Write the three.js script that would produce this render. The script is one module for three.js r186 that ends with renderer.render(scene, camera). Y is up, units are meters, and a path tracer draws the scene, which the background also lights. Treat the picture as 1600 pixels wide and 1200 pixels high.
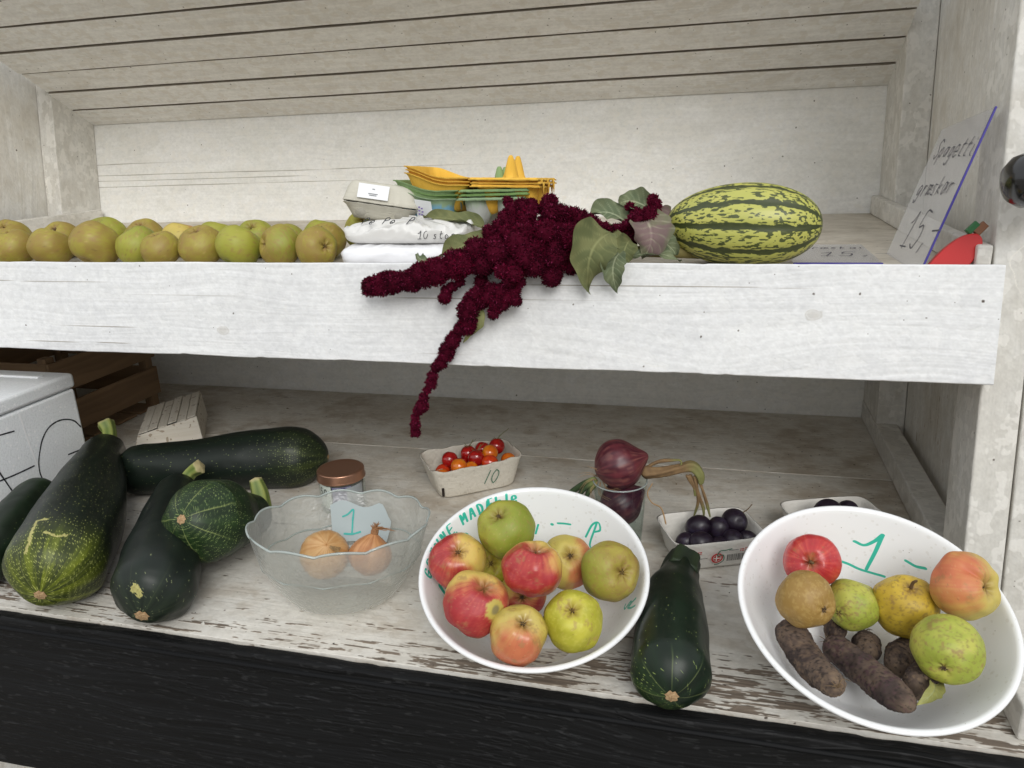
import * as THREE from 'three';
import { RoundedBoxGeometry } from 'three/addons/geometries/RoundedBoxGeometry.js';
import { mergeGeometries, mergeVertices } from 'three/addons/utils/BufferGeometryUtils.js';

// ------------------------------------------------------------------ camera, sky, sun, exposure
const EYE = 1.4;                                    // eye height above the ground; coordinates below are given from the eye level
const scene = new THREE.Scene();
const camera = new THREE.PerspectiveCamera(53.13, 4 / 3, 0.05, 200);
camera.position.set(0, EYE, 0);
camera.rotation.order = 'YXZ';
camera.rotation.set(-9.5 * Math.PI / 180, 14.77 * Math.PI / 180, 0);

const renderer = new THREE.WebGLRenderer({ antialias: true });
renderer.toneMapping = THREE.LinearToneMapping;
renderer.toneMappingExposure = 1.12;
renderer.shadowMap.enabled = true;

{ // an even overcast sky, a little brighter towards the zenith
  const w = 128, h = 64, d = new Float32Array(w * h * 4);
  for (let y = 0; y < h; y++) {
    const el = (y + 0.5) / h * Math.PI - Math.PI / 2;
    const L = 0.78 * (el > 0 ? 1 + 0.08 * Math.sin(el) : 1);
    for (let x = 0; x < w; x++) {
      const i = (y * w + x) * 4;
      d[i] = L * 0.975; d[i + 1] = L * 1.0; d[i + 2] = L * 1.03; d[i + 3] = 1;
    }
  }
  const t = new THREE.DataTexture(d, w, h, THREE.RGBAFormat, THREE.FloatType);
  t.mapping = THREE.EquirectangularReflectionMapping; t.magFilter = THREE.LinearFilter; t.minFilter = THREE.LinearFilter;
  t.needsUpdate = true;
  scene.background = t; scene.environment = t;
}
const sun = new THREE.DirectionalLight(0xfffdf9, 1.45);
sun.position.set(0.55, EYE + 1.25, 1.6); sun.target.position.set(-0.5, EYE - 0.2, -1);
sun.castShadow = true; sun.shadow.radius = 55; sun.shadow.mapSize.set(2048, 2048);
Object.assign(sun.shadow.camera, { left: -2, right: 2, top: 2, bottom: -2, near: 0.5, far: 9 });
scene.add(sun, sun.target);

// ------------------------------------------------------------------ helpers
const PI = Math.PI, R2 = d => d * PI / 180;
const V3 = (x, y, z) => new THREE.Vector3(x, y, z);
const W = (x, y, z) => new THREE.Vector3(x, y + EYE, z);       // eye-level coordinates to world
let seed = 7;
const rnd = () => { seed |= 0; seed = seed + 0x6D2B79F5 | 0; let t = Math.imul(seed ^ seed >>> 15, 1 | seed); t = t + Math.imul(t ^ t >>> 7, 61 | t) ^ t; return ((t ^ t >>> 14) >>> 0) / 4294967296; };
const rr = (a, b) => a + (b - a) * rnd();
const clamp = (x, a = 0, b = 1) => Math.min(b, Math.max(a, x));
const sst = (a, b, x) => { const t = clamp((x - a) / (b - a)); return t * t * (3 - 2 * t); };
const mix = (a, b, t) => a + (b - a) * t;
const mix3 = (a, b, t) => [mix(a[0], b[0], t), mix(a[1], b[1], t), mix(a[2], b[2], t)];
function hash(x, y, z) { let h = Math.imul(x | 0, 374761393) + Math.imul(y | 0, 668265263) + Math.imul(z | 0, 1274126177); h = Math.imul(h ^ h >>> 13, 1274126177); return ((h ^ h >>> 16) >>> 0) / 4294967296; }
function noise(x, y, z = 0) {
  const xi = Math.floor(x), yi = Math.floor(y), zi = Math.floor(z); let fx = x - xi, fy = y - yi, fz = z - zi;
  fx = fx * fx * (3 - 2 * fx); fy = fy * fy * (3 - 2 * fy); fz = fz * fz * (3 - 2 * fz);
  const q = (a, b, c) => hash(xi + a, yi + b, zi + c);
  const lo = mix(mix(q(0, 0, 0), q(1, 0, 0), fx), mix(q(0, 1, 0), q(1, 1, 0), fx), fy);
  if (z === 0) return lo;
  return mix(lo, mix(mix(q(0, 0, 1), q(1, 0, 1), fx), mix(q(0, 1, 1), q(1, 1, 1), fx), fy), fz);
}
const fbm = (x, y, z = 0, o = 4) => { let s = 0, a = 0.5, n = 0; for (let i = 0; i < o; i++) { s += a * noise(x, y, z); n += a; a *= 0.5; x = x * 2.03 + 17.1; y = y * 2.03 + 3.7; if (z !== 0) z = z * 2.03 + 5.3; } return s / n; };
const lin = c => c <= 0.04045 ? c / 12.92 : Math.pow((c + 0.055) / 1.055, 2.4);
const S8 = (r, g, b) => [r / 255, g / 255, b / 255];

// textures: fn(u, v) in metres returns [r, g, b (sRGB 0..1), height 0..1, roughness]
function surface(w, h, mw, mh, fn, opt = {}) {
  const c = new Uint8Array(w * h * 4), b = new Uint8Array(w * h * 4), g = new Uint8Array(w * h * 4);
  for (let y = 0; y < h; y++) for (let x = 0; x < w; x++) {
    const r = fn((x + 0.5) / w * mw, (y + 0.5) / h * mh), i = (y * w + x) * 4;
    for (let k = 0; k < 3; k++) { c[i + k] = clamp(r[k]) * 255; b[i + k] = clamp(r[3]) * 255; }
    g[i] = 0; g[i + 1] = clamp(r[4] ?? 0.6) * 255; g[i + 2] = 0;
    c[i + 3] = b[i + 3] = g[i + 3] = 255;
  }
  const tex = (d, srgb) => {
    const t = new THREE.DataTexture(d, w, h, THREE.RGBAFormat); t.magFilter = THREE.LinearFilter; t.minFilter = THREE.LinearMipmapLinearFilter; t.generateMipmaps = true;
    t.wrapS = t.wrapT = THREE.MirroredRepeatWrapping; if (srgb) t.colorSpace = THREE.SRGBColorSpace; t.needsUpdate = true; return t;
  };
  const m = new THREE.MeshPhysicalMaterial({ map: tex(c, true), bumpMap: tex(b), bumpScale: opt.bump ?? 0.001, roughness: opt.rough ?? 0.65, metalness: 0, ...(opt.mat || {}) });
  if (opt.roughMap) { m.roughnessMap = tex(g); m.roughness = 1; }
  m.userData.tile = [mw, mh];
  return m;
}
const mat = (r, g, b, rough = 0.7, more = {}) => { const m = new THREE.MeshPhysicalMaterial({ roughness: rough, metalness: 0, ...more }); m.color.setRGB(r / 255, g / 255, b / 255, THREE.SRGBColorSpace); return m; };
const VC = (rough = 0.5, more = {}) => new THREE.MeshPhysicalMaterial({ vertexColors: true, roughness: rough, metalness: 0, ...more });

const used = {};
function numbered(n) { if (!(n in used)) { used[n] = 0; return n; } used[n]++; return n + '_' + String(used[n]).padStart(3, '0'); }
function shade(o) { o.castShadow = o.receiveShadow = true; return o; }
function mesh(name, geo, m, parent) { const o = shade(new THREE.Mesh(geo, m)); o.name = name; if (parent) parent.add(o); return o; }
function tag(o, label, category, group) { o.userData.label = label; o.userData.category = category; if (group) o.userData.group = group; return o; }
function thing(name, label, category, pos, group) { const o = new THREE.Group(); o.name = numbered(name); if (pos) o.position.copy(pos); tag(o, label, category, group); scene.add(o); return o; }
function top(name, geo, m, label, category, pos, group) { const o = mesh(numbered(name), geo, m); if (pos) o.position.copy(pos); tag(o, label, category, group); scene.add(o); return o; }

// box with softened edges and uv in metres divided by the material's tile; (ox, oy) shifts the pattern
function box(w, h, d, m, bevel = 0.002, ox = 0, oy = 0, swap = false) {
  const g = new RoundedBoxGeometry(w, h, d, 1, Math.min(bevel, w / 2.1, h / 2.1, d / 2.1));
  metricUV(g, m, w / 2 + ox, h / 2 + oy, d / 2, swap); return g;
}
function metricUV(g, m, ox = 0, oy = 0, oz = 0, swap = false) {
  const p = g.attributes.position, n = g.attributes.normal, uv = new Float32Array(p.count * 2), [tw, th] = (m && m.userData.tile) || [1, 1];
  for (let i = 0; i < p.count; i += 3) {
    const ax = Math.abs(n.getX(i) + n.getX(i + 1) + n.getX(i + 2)), ay = Math.abs(n.getY(i) + n.getY(i + 1) + n.getY(i + 2)), az = Math.abs(n.getZ(i) + n.getZ(i + 1) + n.getZ(i + 2));
    for (let k = i; k < i + 3; k++) {
      const x = p.getX(k) + ox, y = p.getY(k) + oy, z = p.getZ(k) + oz;
      let a, b; if (az >= ax && az >= ay) { a = x; b = y; } else if (ay >= ax) { a = x; b = z; } else { a = z; b = y; }
      if (swap) [a, b] = [b, a];
      uv[2 * k] = a / tw; uv[2 * k + 1] = b / th;
    }
  }
  g.setAttribute('uv', new THREE.BufferAttribute(uv, 2));
}
// a sawn board along x whose edges wander by a millimetre or so
function plankGeo(w, h, d, m, o = {}) {
  const nx = o.nx ?? 160, wob = o.wob ?? 0.001, sd = o.seed ?? 1, b = o.bevel ?? 0.002, prof = [];
  for (const [sy, sz, a0] of [[1, 1, 0], [-1, 1, 1], [-1, -1, 2], [1, -1, 3]]) for (let k = 0; k <= 2; k++) { const a = PI / 2 * (a0 + k / 2); prof.push([sy * (h / 2 - b) + Math.cos(a) * b, sz * (d / 2 - b) + Math.sin(a) * b, sy, sz]); }
  prof.push(prof[0]); const n = prof.length - 1;
  const g0 = grid(n, nx, (u, v) => { const q = prof[Math.round(u * n)], x = (v - 0.5) * w, ey = wob * 2 * (fbm(x * 9 + sd, q[2] * 7 + 3, 0, 4) - 0.5) + wob * 1.2 * Math.max(0, noise(x * 60 + sd, q[2] * 5 + q[3] + 9) - 0.72) * -q[2] * 3, ez = wob * 2 * (fbm(x * 9 + sd + 40, q[3] * 7 + 5, 0, 4) - 0.5); return { p: [x, q[0] + (o.flatY ? 0 : ey), q[1] + (o.flatZ ? 0 : ez)] }; }, { flip: true });
  const cap = (v, f) => { const P = g0.attributes.position, x = (v - 0.5) * w, y = [], idx = []; const g = new THREE.BufferGeometry(), row = (v > 0.5 ? nx : 0) * (n + 1); for (let i = 0; i < n; i++) y.push(P.getX(row + i), P.getY(row + i), P.getZ(row + i)); for (let i = 1; i < n - 1; i++) f ? idx.push(0, i + 1, i) : idx.push(0, i, i + 1); g.setAttribute('position', new THREE.Float32BufferAttribute(y, 3)); g.setIndex(idx); g.computeVertexNormals(); g.setAttribute('uv', new THREE.Float32BufferAttribute(new Float32Array(n * 2), 2)); return g; };
  const g = mergeGeometries([g0.toNonIndexed(), cap(0, false).toNonIndexed(), cap(1, true).toNonIndexed()]); metricUV(g, m, w / 2 + (o.ox ?? 0), h / 2 + (o.oy ?? 0), d / 2); return g;
}
// grid surface: fn(i/nu, j/nv) -> {p:[x,y,z], c?:[r,g,b] sRGB}; closed in u when wrap
function grid(nu, nv, fn, opt = {}) {
  const pos = [], col = [], uv = [], idx = []; let hasC = false;
  for (let j = 0; j <= nv; j++) for (let i = 0; i <= nu; i++) {
    const r = fn(i / nu, j / nv); pos.push(r.p[0], r.p[1], r.p[2]); uv.push(i / nu, j / nv);
    if (r.c) { hasC = true; col.push(lin(clamp(r.c[0])), lin(clamp(r.c[1])), lin(clamp(r.c[2]))); }
  }
  const n1 = nu + 1;
  for (let j = 0; j < nv; j++) for (let i = 0; i < nu; i++) { const a = j * n1 + i, b = a + 1, c = a + n1, d = c + 1; if (opt.flip) idx.push(a, c, b, b, c, d); else idx.push(a, b, c, b, d, c); }
  const g = new THREE.BufferGeometry();
  g.setAttribute('position', new THREE.Float32BufferAttribute(pos, 3)); g.setAttribute('uv', new THREE.Float32BufferAttribute(uv, 2));
  if (hasC) g.setAttribute('color', new THREE.Float32BufferAttribute(col, 3));
  g.setIndex(idx); g.computeVertexNormals();
  if (opt.wrap) { const n = g.attributes.normal; for (let j = 0; j <= nv; j++) { const a = j * n1, b = a + nu; const v = V3(n.getX(a) + n.getX(b), n.getY(a) + n.getY(b), n.getZ(a) + n.getZ(b)).normalize(); n.setXYZ(a, v.x, v.y, v.z); n.setXYZ(b, v.x, v.y, v.z); } }
  return g;
}
// body of revolution along a bent axis: pts [[x,y,z,r],...] (radius interpolated), round ends
function limb(pts, nu, nv, opt = {}) {
  const curve = new THREE.CatmullRomCurve3(pts.map(p => V3(p[0], p[1], p[2])), false, 'centripetal'); curve.arcLengthDivisions = 400;
  const L = curve.getLength(), lens = [0]; for (let i = 1; i < pts.length; i++) lens.push(lens[i - 1] + Math.hypot(pts[i][0] - pts[i - 1][0], pts[i][1] - pts[i - 1][1], pts[i][2] - pts[i - 1][2]));
  const tot = lens[lens.length - 1];
  const rad = t => { const s = t * tot; let i = 0; while (i < pts.length - 2 && s > lens[i + 1]) i++; const k = clamp((s - lens[i]) / (lens[i + 1] - lens[i])); const e = k * k * (3 - 2 * k); return mix(pts[i][3], pts[i + 1][3], mix(k, e, 0.6)); };
  const fr = curve.computeFrenetFrames(nv, false);
  const e0 = opt.end0 ?? 0.5, e1 = opt.end1 ?? 0.5;                       // how far the rounded ends reach, in radii
  const cap = t => { let k = 1; const s = t * L; const r0 = pts[0][3] * e0 * 2, r1 = pts[pts.length - 1][3] * e1 * 2; if (r0 > 0 && s < r0) k *= Math.sqrt(Math.max(0, 1 - (1 - s / r0) ** 2)); if (r1 > 0 && L - s < r1) k *= Math.sqrt(Math.max(0, 1 - (1 - (L - s) / r1) ** 2)); return k; };
  const samples = []; for (let j = 0; j <= nv; j++) { let t = j / nv; t = 0.5 - 0.5 * Math.cos(PI * t) * 1; t = mix(j / nv, t, opt.ease ?? 0.8); samples.push(t); }
  const g = grid(nu, nv, (u, v) => {
    const j = Math.round(v * nv), t = samples[j], c = curve.getPointAt(t), fi = Math.min(nv, Math.round(t * nv)), N = fr.normals[fi], B = fr.binormals[fi];
    const a = u * 2 * PI; let r = rad(t) * cap(t); const o = opt.shape ? opt.shape(a, t, L) : 0; r *= 1 + o; if (j === 0 || j === nv) r = 1e-5;
    const x = Math.cos(a) * r, y = Math.sin(a) * r;
    const p = [c.x + N.x * x + B.x * y, c.y + N.y * x + B.y * y, c.z + N.z * x + B.z * y];
    return { p, c: opt.color ? opt.color(a, t, p, L) : undefined };
  }, { wrap: true });
  const uv = g.attributes.uv; for (let j = 0; j <= nv; j++) for (let i = 0; i <= nu; i++) uv.setXY(j * (nu + 1) + i, i / nu, samples[j]);
  return g;
}
// stacked closed rings: rings [fn(u)->[x,y,z]]
function loft(rings, nu, color) {
  return grid(nu, rings.length - 1, (u, v) => { const j = Math.round(v * (rings.length - 1)); const p = rings[j](u % 1); return { p, c: color ? color(p, u, j) : undefined }; }, { wrap: true });
}
const rrect = (w, d, r) => u => { // point on a rounded rectangle outline
  const a = u * 2 * PI, n = 2 + 6 * (1 - r), c = Math.cos(a), s = Math.sin(a);
  const k = 1 / Math.pow(Math.pow(Math.abs(c), n) + Math.pow(Math.abs(s), n), 1 / n);
  return [w / 2 * c * k, d / 2 * s * k];
};
function tube(pts, r, seg = 24, rs = 6, r1) {
  return limb(pts.map((p, i) => [p[0], p[1], p[2], r1 === undefined ? r : mix(r, r1, i / (pts.length - 1))]), rs, seg, { ease: 0.2 });
}
// handwriting: letters as strokes in a unit box
const GLYPH = {
  G: [[[.85, .8], [.6, 1], [.25, .9], [.05, .5], [.2, .1], [.55, 0], [.85, .2], [.85, .45], [.5, .45]]], R: [[[.1, 0], [.15, 1], [.6, 1], [.8, .8], [.6, .55], [.15, .5], [.8, 0]]],
  'Ø': [[[.5, 1], [.15, .8], [.05, .4], [.3, .05], [.65, .05], [.9, .4], [.8, .85], [.5, 1]], [[.1, -.05], [.9, 1.05]]], N: [[[.1, 0], [.12, 1], [.8, 0], [.85, 1]]], E: [[[.85, 1], [.15, 1], [.1, 0], [.8, 0]], [[.12, .5], [.7, .52]]],
  M: [[[.05, 0], [.12, 1], [.45, .4], [.8, 1], [.9, 0]]], A: [[[.05, 0], [.5, 1], [.9, 0]], [[.2, .35], [.75, .35]]], D: [[[.12, 0], [.15, 1], [.6, .9], [.85, .5], [.6, .1], [.12, 0]]],
  'Æ': [[[0, 0], [.45, 1], [.95, 1]], [[.15, .4], [.5, .42], [.85, .5]], [[.5, 1], [.5, 0], [.95, 0]]], b: [[[.2, 1], [.18, 0], [.6, .05], [.75, .3], [.55, .5], [.2, .4]]], l: [[[.3, 1], [.3, .1], [.55, 0]]],
  e: [[[.15, .28], [.7, .32], [.6, .58], [.3, .58], [.12, .3], [.3, .02], [.75, .1]]], d: [[[.7, 1], [.68, 0]], [[.68, .4], [.4, .55], [.15, .3], [.35, .02], [.68, .15]]], '1': [[[.1, .7], [.35, .75], [.6, 1], [.5, 0]], [[.15, 0], [.85, 0]]],
  i: [[[.4, .55], [.35, .05], [.55, 0]], [[.42, .8], [.44, .84]]], '|': [[[.65, 1], [.3, 0]]], ',': [[[.4, .12], [.25, -.15]]], '-': [[[.1, .45], [.9, .5]]], '0': [[[.5, 1], [.2, .75], [.12, .3], [.4, 0], [.75, .3], [.8, .8], [.5, 1]]],
  '5': [[[.85, 1], [.3, 1], [.2, .55], [.6, .6], [.8, .3], [.55, 0], [.12, .08]]], S: [[[.85, .85], [.5, 1], [.2, .78], [.5, .5], [.75, .25], [.4, 0], [.08, .15]]], P: [[[.15, 0], [.2, 1], [.7, .95], [.75, .65], [.2, .5]]],
  p: [[[.1, .55], [.2, -.4]], [[.15, .4], [.45, .6], [.7, .35], [.45, .05], [.15, .15]]], a: [[[.7, .5], [.35, .58], [.12, .3], [.3, .02], [.65, .2], [.7, .55], [.75, 0]]], g: [[[.7, .5], [.35, .58], [.15, .3], [.35, .05], [.7, .3], [.7, .55], [.65, -.3], [.3, -.4], [.15, -.25]]],
  t: [[[.45, .95], [.38, .1], [.65, 0]], [[.15, .62], [.75, .66]]], r: [[[.2, .55], [.22, 0]], [[.22, .35], [.45, .55], [.75, .5]]], 'æ': [[[.45, .5], [.2, .55], [.08, .25], [.25, 0], [.5, .3], [.52, .55], [.5, .1], [.75, 0], [.95, .1]], [[.5, .3], [.9, .35], [.8, .58], [.52, .45]]],
  s: [[[.7, .5], [.4, .58], [.25, .42], [.6, .22], [.45, 0], [.12, .06]]], k: [[[.2, 1], [.18, 0]], [[.65, .55], [.22, .25], [.7, 0]]], o: [[[.45, .55], [.15, .4], [.2, .05], [.55, 0], [.72, .3], [.45, .55]]], ' ': [],
};
function writing(text, h, adv = 0.75, slant = 0.1, jit = 0.04) { // -> polylines in metres, origin at the left of the baseline
  const out = []; let x = 0;
  for (const ch of text) { for (const s of GLYPH[ch] || []) out.push(smooth(s.map(([a, b]) => [(x + a * 0.7 + b * slant + rr(-jit, jit)) * h, (b + rr(-jit, jit)) * h]))); x += ch === ' ' ? 0.5 : (ch === 'i' || ch === 'l' || ch === ',' || ch === '|' ? adv * 0.6 : adv); }
  return out;
}
function smooth(pts, n = 4) { if (pts.length < 3) return pts; const c = new THREE.CatmullRomCurve3(pts.map(p => V3(p[0], p[1], 0))); return c.getPoints(pts.length * n).map(p => [p.x, p.y]); }
function ribbon(lines, w) { // flat strokes in the xy plane, facing +z
  const pos = [], idx = [];
  for (const l of lines) for (let i = 0; i < l.length - 1; i++) {
    const [x0, y0] = l[i], [x1, y1] = l[i + 1]; let dx = x1 - x0, dy = y1 - y0; const L = Math.hypot(dx, dy) || 1; dx /= L; dy /= L; const ww = w * (0.42 + 0.16 * noise(x0 * 300, y0 * 300)), e = ww * 0.4, b = pos.length / 3;
    pos.push(x0 - dx * e - dy * ww, y0 - dy * e + dx * ww, 0, x0 - dx * e + dy * ww, y0 - dy * e - dx * ww, 0, x1 + dx * e + dy * ww, y1 + dy * e - dx * ww, 0, x1 + dx * e - dy * ww, y1 + dy * e + dx * ww, 0);
    idx.push(b, b + 1, b + 2, b, b + 2, b + 3);
  }
  const g = new THREE.BufferGeometry(); g.setAttribute('position', new THREE.Float32BufferAttribute(pos, 3)); g.setIndex(idx); g.computeVertexNormals(); return g;
}
// stroke bundles overlap themselves: lift each stroke by a hair so that no two share a plane
function liftRibbon(lines, w, step = 0.00004) { const gs = lines.map((l, k) => { const g = ribbon([l], w); g.translate(0, 0, k * step); const p = g.attributes.position; for (let i = 0; i < p.count; i++) p.setZ(i, p.getZ(i) + (i >> 2) % 2 * step * 0.5); return g; }); return mergeGeometries(gs); }
const INK = mat(40, 42, 46, 0.6), TEAL = mat(40, 180, 158, 0.5), GREENINK = mat(52, 110, 88, 0.6);

// ------------------------------------------------------------------ surfaces
// painted wood: grain along u; o = {a,b: paint tones, dirt, dirtCol, grain, chip(u,v), wood, speck, scratch}
function paint(o) {
  const a = S8(...o.a), b = S8(...o.b), dc = S8(...(o.dirtCol || [120, 108, 90])), wd = S8(...(o.wood || [92, 78, 64])), sx = o.seed || 0;
  return (u, v) => {
    if (o.swap) [u, v] = [v, u];
    const uu = u + sx, big = fbm(uu * 5, v * 9, 0, 3), mid = fbm(uu * 42, v * 60, 0, 3), fine = noise(uu * 420, v * 520), gr = fbm(uu * 7, v * 230 + fbm(uu * 4, v * 12, 0, 2) * 10, 0, 3);
    let c = mix3(a, b, sst(0.3, 0.7, big * 0.6 + mid * 0.4)), h = 0.55 + (mid - 0.5) * 0.3 + (gr - 0.5) * (o.grain ?? 0.3) + (fine - 0.5) * 0.12;
    const k = (fine - 0.5) * 0.035 + (gr - 0.5) * (o.grainCol ?? 0.05); { const sp2 = (noise(uu * 170, v * 210) - 0.5) * 0.045; c = [c[0] + k + sp2, c[1] + k + sp2, c[2] + k + sp2]; }
    const d = sst(0.46, 0.75, fbm(uu * 9 + 31, v * 13 + 7, 0, 4) * 0.75 + mid * 0.25) * (o.dirt ?? 0.2); c = mix3(c, dc, d);
    if (o.blot) { const m = sst(0.57, 0.62, fbm(uu * 60, v * 75, 0, 3)); c = mix3(c, S8(...o.blotCol), m * o.blot); h += m * 0.15; }
    if (o.scratch) { const q = Math.abs(fbm(uu * 11, v * 11 + 40, 0, 4) - 0.5), m = (1 - sst(0.0, 0.006, q)) * sst(0.5, 0.62, fbm(uu * 3 + 9, v * 4, 0, 2)); c = mix3(c, S8(236, 232, 222), m * o.scratch); }
    if (o.chip) { const w = o.chip(u, v), n = fbm(uu * 14, v * 150, 0, 3) * 0.42 + fbm(uu * 38, v * 480, 0, 3) * 0.43 + fbm(uu * 120, v * 150, 0, 2) * 0.15, m = sst(1 - w, 1 - w + 0.04, n); if (m > 0) { const g2 = fbm(uu * 9, v * 420, 0, 2); c = mix3(c, mix3(wd, [wd[0] * 1.9, wd[1] * 1.9, wd[2] * 1.9], g2), m * 0.92); h -= m * (0.3 + 0.3 * (1 - g2)); } }
    if (o.speck) { const cs = 0.021, wv = v + uu * 0.37, wu = uu - v * 0.37, ci = Math.floor(wu / cs), cj = Math.floor(wv / cs), q = hash(ci, cj, 5); if (q < o.speck) { const px = (ci + 0.08 + 0.84 * hash(ci, cj, 1)) * cs, py = (cj + 0.08 + 0.84 * hash(ci, cj, 2)) * cs, r = 0.0003 + 0.001 * hash(ci, cj, 3) ** 3, m = 1 - sst(r * 0.6, r, Math.hypot((wu - px) * mix(0.5, 1, hash(ci, cj, 4)), (wv - py) * mix(0.5, 1, hash(ci, cj, 7)))); c = mix3(c, S8(58, 48, 40), m * 0.85); } }
    if (o.knot) for (const [kx, ky] of o.knot) { const q = Math.hypot((u - kx) * 0.6, v - ky) + (fbm(u * 120, v * 120, 0, 2) - 0.5) * 0.004, m = (1 - sst(0.003, 0.007, q)) * 0.35 + (1 - sst(0.0, 0.0012, Math.abs(q - 0.006))) * 0.3; c = mix3(c, S8(170, 164, 152), m); h -= m * 0.5; }
    if (o.line) for (const [lv, lw, st, um] of o.line) { const q = Math.abs(v - lv - (fbm(uu * 3, lv * 50, 0, 2) - 0.5) * 0.004), m = (1 - sst(lw * 0.4, lw, q)) * sst(0.3, 0.5, noise(uu * 5, lv * 90) + st) * (um ? 1 - sst(um * 0.7, um, u) : 1); c = mix3(c, S8(122, 112, 98), m * 0.8); h -= m * 0.4; }
    return [c[0], c[1], c[2], h, 0.62 + 0.15 * mid];
  };
}
const M = {};
M.board = surface(2048, 160, 2.0, 0.156, paint({ a: [228, 229, 229], b: [222, 223, 224], dirt: 0.08, dirtCol: [176, 174, 168], grain: 0.5, grainCol: 0.06, speck: 0.1, blot: 0.22, blotCol: [236, 236, 234], scratch: 0.2, knot: [[1.78, 0.085], [0.95, 0.047], [0.28, 0.11]], line: [[0.047, 0.0005, -0.3], [0.098, 0.0005, -0.3], [0.118, 0.0005, -0.32], [0.022, 0.0004, -0.3]], seed: 3.1 }), { bump: 0.0011, rough: 0.62 });
M.back = surface(2048, 512, 2.0, 0.5, paint({ a: [240, 239, 235], b: [234, 233, 227], dirt: 0.14, dirtCol: [204, 199, 188], grain: 0.3, grainCol: 0.05, speck: 0.07, blot: 0.45, blotCol: [240, 237, 229], scratch: 0.8, line: [[0.283, 0.0008, -0.08, 0.6], [0.255, 0.0009, 0.12, 1.15], [0.241, 0.0008, 0.05, 0.8], [0.226, 0.0008, -0.05, 0.9]], seed: 9.7 }), { bump: 0.0009, rough: 0.7 });
M.plank = [0, 1, 2].map(k => surface(1536, 64, 2.0, 0.085, paint({ a: [236, 235, 231], b: [229, 227, 222], dirt: 0.16, dirtCol: [200, 194, 183], grain: 0.6, grainCol: 0.085, speck: 0.16, blot: 0.35, blotCol: [214, 207, 194], scratch: 0.35, seed: 20 + k * 7.3 }), { bump: 0.0013, rough: 0.62 }));
M.side = surface(640, 640, 0.8, 0.8, paint({ a: [224, 222, 216], b: [212, 209, 201], dirt: 0.3, dirtCol: [178, 167, 148], grain: 0.4, grainCol: 0.08, speck: 0.12, blot: 0.4, blotCol: [216, 212, 202], scratch: 0.6, chip: (u, v) => 0.2 + 0.12 * sst(0.5, 0.7, fbm(u * 4, v * 4, 0, 2)), wood: [118, 104, 86], swap: true, seed: 41 }), { bump: 0.0012, rough: 0.68 });
M.post = surface(512, 512, 0.5, 0.5, paint({ a: [217, 215, 209], b: [205, 202, 194], dirt: 0.24, dirtCol: [178, 171, 157], grain: 0.3, grainCol: 0.05, speck: 0.16, blot: 0.5, blotCol: [234, 231, 224], scratch: 0.9, swap: true, seed: 55 }), { bump: 0.0014, rough: 0.62 });
// the display shelf: dusty paint, rubbed through along the grain near its front edge
M.shelf = [0, 1, 2].map(k => surface(1792, 288, 2.0, 0.325, paint({ a: [222, 218, 209], b: k === 2 ? [208, 203, 193] : [204, 196, 183], dirt: k === 2 ? 0.34 : 0.5, dirtCol: [164, 148, 128], grain: 0.4, grainCol: 0.06, speck: 0.34, blot: 0.3, blotCol: [224, 221, 214], scratch: 0.3, seed: 70 + k * 11,
  chip: (u, v) => k === 2 ? 0.315 + 0.22 * sst(0.2, 0.32, v + 0.14 * (fbm(u * 3.2, 3, 0, 2) - 0.5)) * mix(0.55, 1, sst(0.6, 1.5, u)) + 0.12 * (fbm(u * 6, v * 12, 0, 3) - 0.5) : 0.28 + 0.12 * (fbm(u * 4, v * 10, 0, 3) - 0.5), wood: [78, 69, 60] }), { bump: 0.0013, rough: 0.6 }));
M.tray = surface(1024, 256, 2.0, 0.5, paint({ a: [212, 205, 192], b: [196, 188, 174], dirt: 0.5, dirtCol: [140, 128, 110], grain: 0.5, grainCol: 0.09, speck: 0.14, blot: 0.25, blotCol: [206, 198, 184], scratch: 0.2, seed: 93 }), { bump: 0.001, rough: 0.55 });
// black, cracked paint over raised softwood grain
M.black = surface(2048, 288, 2.0, 0.28, (u, v) => {
  const wob = fbm(u * 2.2, v * 6, 0, 3) * 0.06, gr = fbm(u * 3.5, (v + wob) * 150, 0, 3), gr2 = fbm(u * 14, (v + wob) * 420, 0, 2), big = fbm(u * 4, v * 8, 0, 3), rub = sst(0.35, 0.7, fbm(u * 1.3 + 4, v * 3, 0, 2));
  const crack = sst(0.62, 0.66, fbm(u * 26, (v + wob) * 230, 0, 3)) * sst(0.4, 0.62, fbm(u * 2.6 + 50, v * 9, 0, 2));
  let k = 0.045 + (big - 0.5) * 0.03 + (gr - 0.5) * 0.05; let c = [k * 0.96, k * 1.0, k * 1.08];
  const knot = [[0.62, 0.10], [1.5, 0.13], [1.02, 0.2]].reduce((s, [x, y]) => Math.max(s, 1 - sst(0.004, 0.014, Math.hypot((u - x) * 0.55, v - y))), 0);
  const nick = sst(0.74, 0.77, fbm(u * 70, v * 420 + 60, 0, 2)); c = mix3(c, S8(84, 84, 84), nick * 0.3);
  const peel = sst(0.8, 0.86, fbm(u * 9, v * 60, 0, 3) * 0.6 + v / 0.28 * 0.34 + 0.06); c = mix3(c, S8(190, 192, 198), peel * 0.55);
  return [c[0], c[1], c[2], 0.5 + (gr - 0.5) * 1.0 + (gr2 - 0.5) * 0.35 - crack * 0.35 - knot * 0.3, 0.5 + 0.16 * rub + 0.14 * gr];
}, { bump: 0.0022, roughMap: true, mat: { specularIntensity: 0.45 } });
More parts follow.
